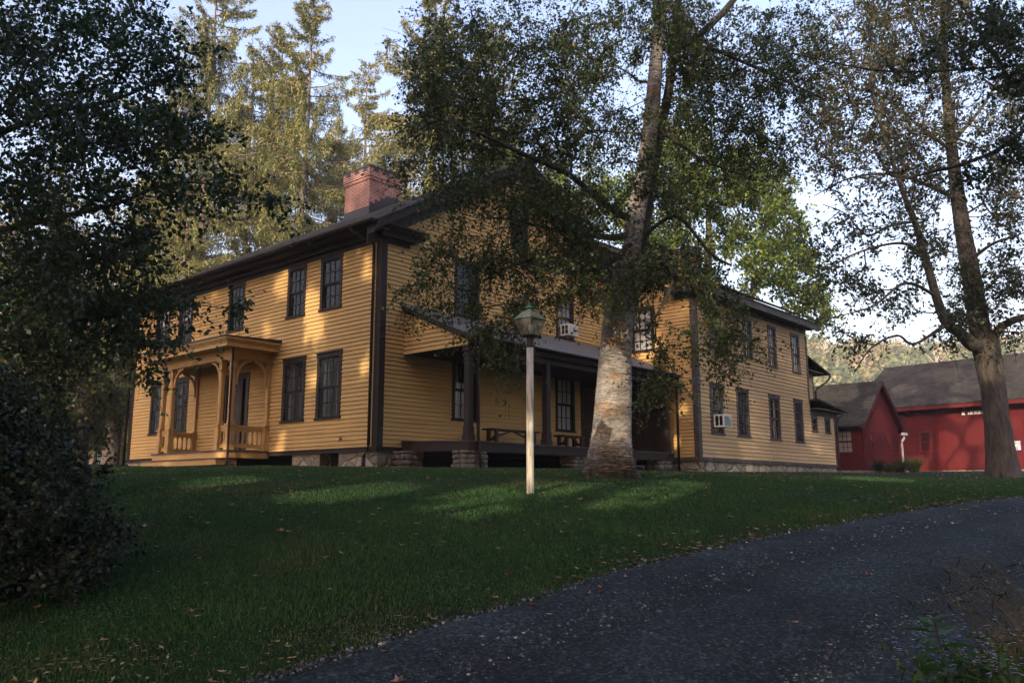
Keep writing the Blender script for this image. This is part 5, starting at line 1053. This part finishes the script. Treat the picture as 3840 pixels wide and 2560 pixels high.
# ---------------------------------------------------------------- trees behind the viewer (they shade the lawn)
rs=np.random.RandomState(77)
su=np.array([SUNV[0],SUNV[1]])/np.hypot(SUNV[0],SUNV[1]); pe=np.array([-su[1],su[0]])
BH=[]
for i,(off,dist,h) in enumerate([(-27,12,30),(-19,16,33),(-12,11,31),(-4,16,35),(4,12,32),(11,15,34),(18,12,33),(25,16,35),(33,13,32)]):
    c=su*dist+pe*off; 
    if math.hypot(c[0],c[1])<5: c=c*1.6
    g=gz(c[0],c[1]); r=empty('shade_tree',(0,0,0),label='tall leafy tree behind the viewer, number of the row that shades the lawn',cat='tree',group='trees behind the viewer')
    pts=[(c[0],c[1],g-.3),(c[0],c[1],g+h*.3),(c[0]+.2,c[1],g+h*.6),(c[0],c[1],g+h*.92)]
    Q,R,_=barktube('trunk',pts,[.45,.34,.22,.05],M['bark'],r,n=12,sub=4,seed=i)
    q=unit(rs.normal(size=(480,3)))*(rs.rand(480,1)**.40); tg=q*np.array([5.6,5.6,h*.43])+np.array([c[0],c[1],g+h*.58])
    crown_tree(r,[(Q,R)],tg,rs,M['leaf_woods'],.46,k=6,length=1.3,droop=.1,nl=9,step=1.5,tip=.02,twr=.008,off=.25,keep=keep_fn); BH.append(r)
for i,(x0,y0,h,rr) in enumerate([(8.5,-4.5,15,6.2),(-7,-6,15,6.0),(1.5,-8,17,6.5),(14,2,14,5.5)]):  # unseen crowns added to darken the drive and the near lawn
    g=gz(x0,y0); r=empty('shade_tree',(0,0,0),label='x',cat='tree',group='trees behind the viewer')
    Q,R,_=barktube('trunk',[(x0,y0,g-.3),(x0,y0,g+4),(x0+.2,y0,g+8),(x0,y0,g+h*.9)],[.35,.28,.2,.05],M['bark'],r,n=12,sub=4,seed=20+i)
    q=unit(rs.normal(size=(260,3)))*(rs.rand(260,1)**.4); tg=q*np.array([rr,rr,4.2])+np.array([x0,y0,g+h*.72])
    crown_tree(r,[(Q,R)],tg,rs,M['leaf_woods'],.34,k=6,length=1.1,droop=.1,nl=9,step=1.2,tip=.015,twr=.007,off=.2,keep=keep_fn); BH.append(r)
for r,l in zip(BH,['first','second','third','fourth','fifth','sixth','seventh','eighth','ninth']): r['label']='%s tree from the left in the tall row behind the viewer'%l
for r,l in zip(BH[9:],['smaller tree close behind the viewer on the right','smaller tree close behind the viewer on the left','smaller tree straight behind the viewer','smaller tree beyond the right edge, beside the driveway']): r['label']=l
# ---------------------------------------------------------------- shrub at the left edge
rs=np.random.RandomState(90)
def shrub(name,label,cat,c,rad,n,lsize,mat,seed,k=6,nl=10,length=.22,stem=.02,group=None,z0=0,upw=.2):
    rs=np.random.RandomState(seed); g=gz(c[0],c[1]); r=empty(name,(0,0,0),label=label,cat=cat,group=group)
    q=unit(rs.normal(size=(n,3)))*(.45+.55*rs.rand(n,1)**.5); q[:,2]=np.abs(q[:,2])*1.0-.0; tg=q*np.array(rad)*(1+.10*np.sin(q[:,:1]*9))+np.array([c[0],c[1],g+z0])
    stems=[]
    for i in range(6):
        a=i*1.05; e=np.array([c[0]+math.cos(a)*rad[0]*.45,c[1]+math.sin(a)*rad[1]*.45,g+rad[2]*.6]); s=np.array([c[0]+math.cos(a)*.12,c[1]+math.sin(a)*.12,g-.05]); pts=np.array([s+(e-s)*t+np.array([0,0,.12*math.sin(t*3.1)]) for t in np.linspace(0,1,8)]); stems.append((pts,np.linspace(stem,stem*.4,8)))
    A=np.concatenate([p[:-1] for p,_ in stems]);B=np.concatenate([p[1:] for p,_ in stems]); frusta('stem',A,B,np.concatenate([x[:-1] for _,x in stems]),np.concatenate([x[1:] for _,x in stems]),M['twig'],r,n=6)
    crown_tree(r,stems,tg,rs,mat,lsize,k=k,length=length,droop=-.1,nl=nl,step=.15,tip=.003,twr=.002,off=.03); return r
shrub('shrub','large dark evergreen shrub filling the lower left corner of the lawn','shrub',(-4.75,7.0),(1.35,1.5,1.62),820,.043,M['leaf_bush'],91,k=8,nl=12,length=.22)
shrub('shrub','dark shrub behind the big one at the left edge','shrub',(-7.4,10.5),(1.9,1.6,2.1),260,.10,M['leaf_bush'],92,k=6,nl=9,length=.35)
shrub('shrub','small dark bush at the right edge beyond the driveway','shrub',(8.45,11.9),(.42,.42,.42),60,.045,M['leaf_bush'],93,k=6,nl=9,length=.12,z0=.0)
# ornamental grasses by the shed
def grass_clump(c,h,r0,n,mat,label,seed,name='grass_clump'):
    rs=np.random.RandomState(seed); g=gz(c[0],c[1]); a=rs.rand(n)*6.283; lean=.25+.75*rs.rand(n); H=h*(.6+.5*rs.rand(n)); b=np.column_stack([c[0]+np.cos(a)*r0*.3*rs.rand(n),c[1]+np.sin(a)*r0*.3*rs.rand(n),np.full(n,g)])
    V=[];seg=4;w=.012
    for s in range(seg+1):
        t=s/seg; x=b+np.column_stack([np.cos(a)*lean*r0*t*t*1.3,np.sin(a)*lean*r0*t*t*1.3,H*(t-.35*lean*t*t*t)]); sd=np.column_stack([-np.sin(a),np.cos(a),np.zeros(n)])*w*(1-t*.85); V+= [x-sd,x+sd]
    V=np.stack(V,1); F=np.concatenate([np.stack([np.arange(n)*(2*seg+2)+2*s+q for q in (0,1,3,2)],1) for s in range(seg)])
    return tag(raw_mesh(name,V.reshape(-1,3),F,mat=mat,attrs={'rnd':np.repeat(rs.rand(n),2*seg+2)}),label,'plant','plants by the red shed')
for (x,y,h,r0,n,m_,lb,sd) in [(33.9,-3.1,1.0,.9,500,'leaf_far','yellow green ornamental grass clump by the white downspout',1),(31.9,-3.0,.8,.8,420,'leaf_bush','dark fern like clump below the shed gable window',2),(29.8,-3.2,.6,.8,420,'leaf_woods','low green grass clump at the corner of the shed',3),(29.0,-2.9,.8,.5,260,'leaf_bush','dark leafy clump against the left corner of the shed',4)]:
    p=hw(x,y); grass_clump((p[0],p[1]),h,r0,n,M[m_],lb,sd)
# ---------------------------------------------------------------- wild plants at the lower right
c=at(2310,1500,5.2); c=(3.62,5.15)
def dry_stems(c,n,h,label,seed,sp=.25,lean=(-.25,.1),w=.0035,name='dry_grass'):
    rs=np.random.RandomState(seed); g=gz(c[0],c[1]); A=[];B=[];ra=[];rb=[]
    for i in range(n):
        b=np.array([c[0]+rs.normal()*sp*.5,c[1]+rs.normal()*sp*.5,g-.02]); d=np.array([lean[0]+rs.normal()*.28,lean[1]+rs.normal()*.2,1.0]); L=h*(.5+.6*rs.rand()); p=b
        for s in range(6):
            d=unit(d+np.array([lean[0]*.25,0,-.08])+rs.normal(size=3)*.04); q=p+d*L/6; A.append(p);B.append(q);ra.append(w*(1-s*.13));rb.append(w*(1-(s+1)*.13)); p=q
        for s in range(rs.randint(0,4)):
            e=p+rs.normal(size=3)*.05; A.append(p);B.append(e);ra.append(w*.3);rb.append(w*.2)
    r=empty(name,(0,0,0),label=label,cat='plant'); frusta('stems',A,B,ra,rb,M['dry'],r,n=4)
    r2=np.random.RandomState(seed+1); P=np.array(B)[r2.randint(0,len(B),n*5)]; leaves('blades',P[:n*2],.12,M['leaf_bush'],r,rs=r2,width=.09); return r
dry_stems((3.26,5.4),80,.95,'clump of tall dry grass stems at the lower right edge',5,.28,(-.22,.0))
dry_stems((2.85,4.75),16,.50,'thick bent brown stalks in the lower right corner',6,.25,(-.55,.1),w=.006,name='dead_stalks')
def aster(c,label,seed,n=26,h=.42):
    rs=np.random.RandomState(seed); g=gz(c[0],c[1]); r=empty('aster_plant',(0,0,0),label=label,cat='plant'); A=[];B=[];ra=[];rb=[];LP=[];FP=[]
    for i in range(n):
        p=np.array([c[0]+rs.normal()*.10,c[1]+rs.normal()*.10,g-.02]); d=np.array([-.35+rs.normal()*.35,rs.normal()*.3,1.0]); L=h*(.6+.6*rs.rand())
        for s in range(5):
            d=unit(d+rs.normal(size=3)*.1); q=p+d*L/5; A.append(p);B.append(q);ra.append(.003);rb.append(.0025); 
            if s>0: LP+= [p+(q-p)*rs.rand() for _ in range(3)]
            p=q
        for _ in range(7): FP.append(p+rs.normal(size=3)*np.array([.05,.05,.03]))
    frusta('stems',A,B,ra,rb,M['twig'],r,n=4); leaves('leaves',np.array(LP),.085,M['grass'],r,rs=rs,width=.28)
    FP=np.array(FP); pet=np.repeat(FP,9,0); a=np.tile(np.arange(9)*.698,len(FP)); D=np.column_stack([np.cos(a),np.sin(a),.15+0*a]); leaves('flowers',pet,.011,M['aster'],r,D=D,rs=rs,width=.3,flat=3)
aster((2.62,4.95),'pale lilac flowering aster at the lower right corner',3,30,.44); aster((2.72,4.62),'low straggling aster with few flowers at the bottom right',4,14,.30)
def weed(c,label,seed):
    rs=np.random.RandomState(seed); g=gz(c[0],c[1]); r=empty('leafy_weed',(0,0,0),label=label,cat='plant'); pts=np.array([[c[0]-.10*t,c[1],g+.50*t] for t in np.linspace(0,1,8)]); frusta('stem',pts[:-1],pts[1:],np.full(7,.005),np.full(7,.004),M['twig'],r,n=5)
    P=[];D=[];Sz=[]
    for i,t in enumerate(np.linspace(.25,1,22)):
        a=i*2.4; P.append([c[0]-.10*t,c[1],g+.50*t]); D.append([math.cos(a),math.sin(a),.15-.5*(1-t)]); Sz.append(.16 if t<.95 else .09)
    leaves('leaves',np.array(P),np.array(Sz),M['grass'],r,D=np.array(D),rs=rs,width=.30,flat=3,rnd=.5+.3*rs.rand(len(P)))
weed((2.40,4.80),'broad leaved green weed beside the lilac aster',5)
# ---------------------------------------------------------------- grass, stones, fallen leaves (nobody could count these)
rs=np.random.RandomState(101)
def scatter(n,ymin,ymax,pw,xm=.66):
    u=rs.rand(n); y=ymin+(ymax-ymin)*u**pw; x=(rs.rand(n)*2-1)*xm*y; return x,y
def clean(x,y,road):
    s=roadside(x,y); 
    m=(s>-.02-.10*rs.rand(len(s))**2)&(s<3.0) if road else ((s<.04)|(s>2.9))
    # outside the house
    lx=(x-CX)*math.cos(TH)+(y-CY)*math.sin(TH); ly=-(x-CX)*math.sin(TH)+(y-CY)*math.cos(TH)
    m&=~((lx>-.1)&(lx<EX)&(ly>-2.3)&(ly<14.2)); m&=~((lx>EX)&(lx<23)&(ly>EY-.02)&(ly<6)); m&=~((lx>-1.3)&(lx<0)&(ly>4.9)&(ly<9.4)); m&=~((lx>28.9)&(lx<34.6)&(ly>-2.3)); return m
x,y=scatter(620000,4.2,26,1.25); m=clean(x,y,False)&(np.hypot(x-1.9,y-16)>.75); x,y=x[m],y[m]; z=ghz(x,y); n=len(x)
thin=np.clip(.5+.9*np.sin(x*.9+1.3*np.sin(y*.7))*np.sin(y*.8+np.sin(x*1.1)*1.2+1),0,1); kp=rs.rand(n)>.55*thin**2; x,y,z=x[kp],y[kp],z[kp]; n=len(x)
patch=.5+.5*np.sin(x*1.7+np.sin(y*1.3)*1.5)*np.sin(y*1.9+np.sin(x*.9)*2); hgt=(.014+.018*rs.rand(n))*(.6+.8*patch)*(1+.03*y); a=rs.rand(n)*6.283; w=.0016+.00042*y
p2=np.sin(x*.83+2*np.sin(y*.61))*np.sin(y*.97+1.5*np.sin(x*.53))+.5*np.sin(x*3.1+y*1.3)*np.sin(y*2.7-x)
gr=np.clip(.08+.62*rs.rand(n)+.22*patch,0,.93); gr=np.where(rs.rand(n)<np.clip(.06+.30*(p2-.15),.04,.5),.955+.04*rs.rand(n),gr)
base=np.column_stack([x,y,z-.004]); sd=np.column_stack([np.cos(a),np.sin(a),0*a])*w[:,None]; ln=np.column_stack([rs.normal(size=n)*.45,rs.normal(size=n)*.45,np.ones(n)]); tip=base+unit(ln)*hgt[:,None]*1.25
tag(raw_mesh('grass',np.stack([base-sd,base+sd,tip],1).reshape(-1,3),None,np.arange(3*n).reshape(n,3),mat=M['grass'],attrs={'rnd':np.repeat(gr,3)}),'mown grass blades of the lawn','grass',kind='stuff')
x,y=scatter(46000,4.3,16,1.1); m=clean(x,y,False)&(np.sin(x*2.3+np.sin(y*1.1)*2)*np.sin(y*2.1+1.3*np.sin(x*1.7))>.15); x,y=x[m],y[m]; n=len(x); D=rs.normal(size=(n,3)); D[:,2]=.25
leaves('lawn_weeds',np.column_stack([x,y,ghz(x,y)+.014]),.017*(1+.03*y),M['weed'],None,D=D,rs=rs,width=.8,flat=4,label='small round leaved weeds and clover growing in patches of the lawn',cat='weeds',kind='stuff')
# pebbles
x,y=scatter(260000,3.9,18,1.3,.66); m=clean(x,y,True); x,y=x[m],y[m]; sd_=roadside(x,y); wt=.55*np.exp(-((sd_-.15)/.4)**2)+.55*np.exp(-((sd_-1.5)/.35)**2)+np.exp(-((sd_-3)/.45)**2)+.22; m=rs.rand(len(x))<wt; x,y,wt=x[m],y[m],wt[m]; n=len(x); z=ghz(x,y)+.012; s=(.005+.016*rs.rand(n)**3)*(1+.04*y)*(.75+.45*wt)
c=np.column_stack([x,y,z]); ax=unit(rs.normal(size=(n,3))); ay=unit(np.cross(ax,rs.normal(size=(n,3)))); az=np.cross(ax,ay)
V=np.stack([c+ax*s[:,None],c-ax*s[:,None],c+ay*s[:,None]*.8,c-ay*s[:,None]*.8,c+az*s[:,None]*.6,c-az*s[:,None]*.6],1); b6=np.arange(n)[:,None]*6
F=np.concatenate([b6+np.array([[i,j,k]]) for i,j,k in ((0,2,4),(2,1,4),(1,3,4),(3,0,4),(2,0,5),(1,2,5),(3,1,5),(0,3,5))])
tag(raw_mesh('gravel',V.reshape(-1,3),None,F,mat=M['pebble'],attrs={'rnd':np.repeat(rs.rand(n),6)}),'loose dark and pale stones of the driveway','gravel',kind='stuff')
# fallen leaves: lobed, curled
def fallen(name,x,y,size,label,rnd=None,lift=.034):
    n=len(x); z=ghz(x,y)+lift; k=11; th=np.arange(k)*2*math.pi/k; pr=np.array([.35,1,.5,.95,.45,.8,.45,.8,.45,.95,.5])
    a=rs.rand(n)*6.283; sc=size*(.6+.7*rs.rand(n)); tl=rs.normal(size=(n,2))*.35; cu=.10+.5*rs.rand(n)
    jj=1+.22*rs.normal(size=(n,k)); wx=.55+.5*rs.rand(n)[:,None]; X=np.cos(th)[None,:]*pr*jj; Y_=np.sin(th)[None,:]*pr*jj*wx; rx=X*np.cos(a)[:,None]-Y_*np.sin(a)[:,None]; ry=X*np.sin(a)[:,None]+Y_*np.cos(a)[:,None]
    rz=rx*tl[:,:1]+ry*tl[:,1:]+cu[:,None]*(X**2)*.8*np.where(rs.rand(n,1)<.5,1,0.2)-.0
    V=np.stack([x[:,None]+rx*sc[:,None],y[:,None]+ry*sc[:,None],z[:,None]+np.abs(rz)*sc[:,None]],-1); C=np.column_stack([x,y,z]); V=np.concatenate([C[:,None,:],V],1); b=np.arange(n)[:,None]*(k+1)
    F=np.concatenate([np.concatenate([b,b+1+i,b+1+(i+1)%k],1) for i in range(k)])
    r=rs.rand(n) if rnd is None else rnd
    return tag(raw_mesh(name,V.reshape(-1,3),None,F,mat=M['fallen'],attrs={'rnd':np.repeat(r,k+1)}),label,'leaves',kind='stuff')
xs=[];ys=[]
x,y=scatter(1100,4.3,24,.8); m=clean(x,y,False); xs.append(x[m]);ys.append(y[m])
x,y=scatter(170,4.3,13,.9); m=clean(x,y,True); xs.append(x[m]);ys.append(y[m])
q=rs.randint(0,len(E_),3200); o_=rs.normal(size=3200)*.15-.03; ex=E_[q]+Nn[q]*o_[:,None]; m=ex[:,1]>3.5; m&=(rs.rand(3200)<.35+.4*np.sin(q*.13)+.25*np.sin(q*.41)); xs.append(ex[m,0]);ys.append(ex[m,1])
x=rs.rand(2600)*22+3; y=19+rs.rand(2600)*22; m=clean(x,y,False)&(np.abs(x)<.66*y); xs.append(x[m]);ys.append(y[m])
x=.5+rs.normal(size=260)*2.2; y=17.5+rs.normal(size=260)*2; m=clean(x,y,False); xs.append(x[m]);ys.append(y[m])
X_=np.concatenate(xs);Y_=np.concatenate(ys); fallen('fallen_leaves',X_,Y_,.040,'brown, orange and pale fallen maple leaves scattered over lawn and gravel')
x=-3.3+rs.normal(size=420)*.75; y=5.05+.33*(x+3.3)+rs.normal(size=420)*.20; z=ghz(x,y)+.02; r=rs.rand(420); D=rs.normal(size=(420,3)); D[:,2]*=.15
leaves('yellow_shrub_leaves',np.column_stack([x,y,z]),.042,M['shrub_fall'],None,D=D,rs=rs,width=.45,flat=4,label='small narrow yellowish leaves lying under the edge of the shrub',cat='leaves',kind='stuff')
# ---------------------------------------------------------------- wooded hill behind the barn
rs=np.random.RandomState(111)
n=1500; hx=rs.rand(n)*420-60; hy=165+rs.rand(n)*165; k=hx/hy>.1; hx,hy=hx[k],hy[k]; n=len(hx); hz=ghz(hx,hy)
CRX=4+2.2*rs.rand(n); CRZ=5+3*rs.rand(n); per=150; q=unit(rs.normal(size=(n,per,3)))*(.6+.4*rs.rand(n,per,1)); P=np.stack([hx[:,None]+q[...,0]*CRX[:,None],hy[:,None]+q[...,1]*CRX[:,None],hz[:,None]+6.5+q[...,2]*CRZ[:,None]],-1)
bare=rs.rand(n)<.16; base=np.clip(rs.rand(n)*1.0,0,1)**1.2; r=np.clip(base[:,None]*.85+.18*rs.rand(n,per),0,1)
P=P[~bare].reshape(-1,3); r=r[~bare].reshape(-1); leaves('hillside_forest',P,1.5,M['leaf_hill'],None,rs=rs,width=.8,rnd=r,label='far hillside of mixed green, yellow and rusty autumn trees',cat='forest',kind='stuff')
bx,by,bz=hx[bare],hy[bare],hz[bare]; A=[];B=[];ra=[];rb=[]
for X0,Y0,Z0 in zip(bx,by,bz):
    h=11+4*rs.rand(); A.append((X0,Y0,Z0));B.append((X0+rs.normal()*.4,Y0,Z0+h));ra.append(.30);rb.append(.06)
    for _ in range(14):
        t=.3+.6*rs.rand(); s=np.array([X0,Y0,Z0+h*t]); e=s+np.array([rs.normal()*2.0,rs.normal()*1.5,2.5+rs.rand()*2.5]); A.append(s);B.append(e);ra.append(.13);rb.append(.04)
M['palebark']=bark('pale_bark',(.30,.26,.21),(.52,.47,.40),3)
frusta('bare_hillside_trees',A,B,ra,rb,M['palebark'],None,n=4,label='pale bare trunks and limbs among the hillside trees',cat='forest',kind='stuff')
# ---------------------------------------------------------------- morning haze in the air
c=MB(); c.box(-470,470,-470,470,-12,110); m=bpy.data.materials.new('haze'); m.use_nodes=True; t=m.node_tree; t.nodes.remove(t.nodes['Principled BSDF'])
pv=t.nodes.new('ShaderNodeVolumePrincipled'); pv.inputs['Color'].default_value=(.86,.90,.96,1); pv.inputs['Density'].default_value=.0006; pv.inputs['Anisotropy'].default_value=.0
t.links.new(pv.outputs[0],t.nodes['Material Output'].inputs['Volume']); c.build('haze',m,None,kind='stuff',label='thin pale morning haze')
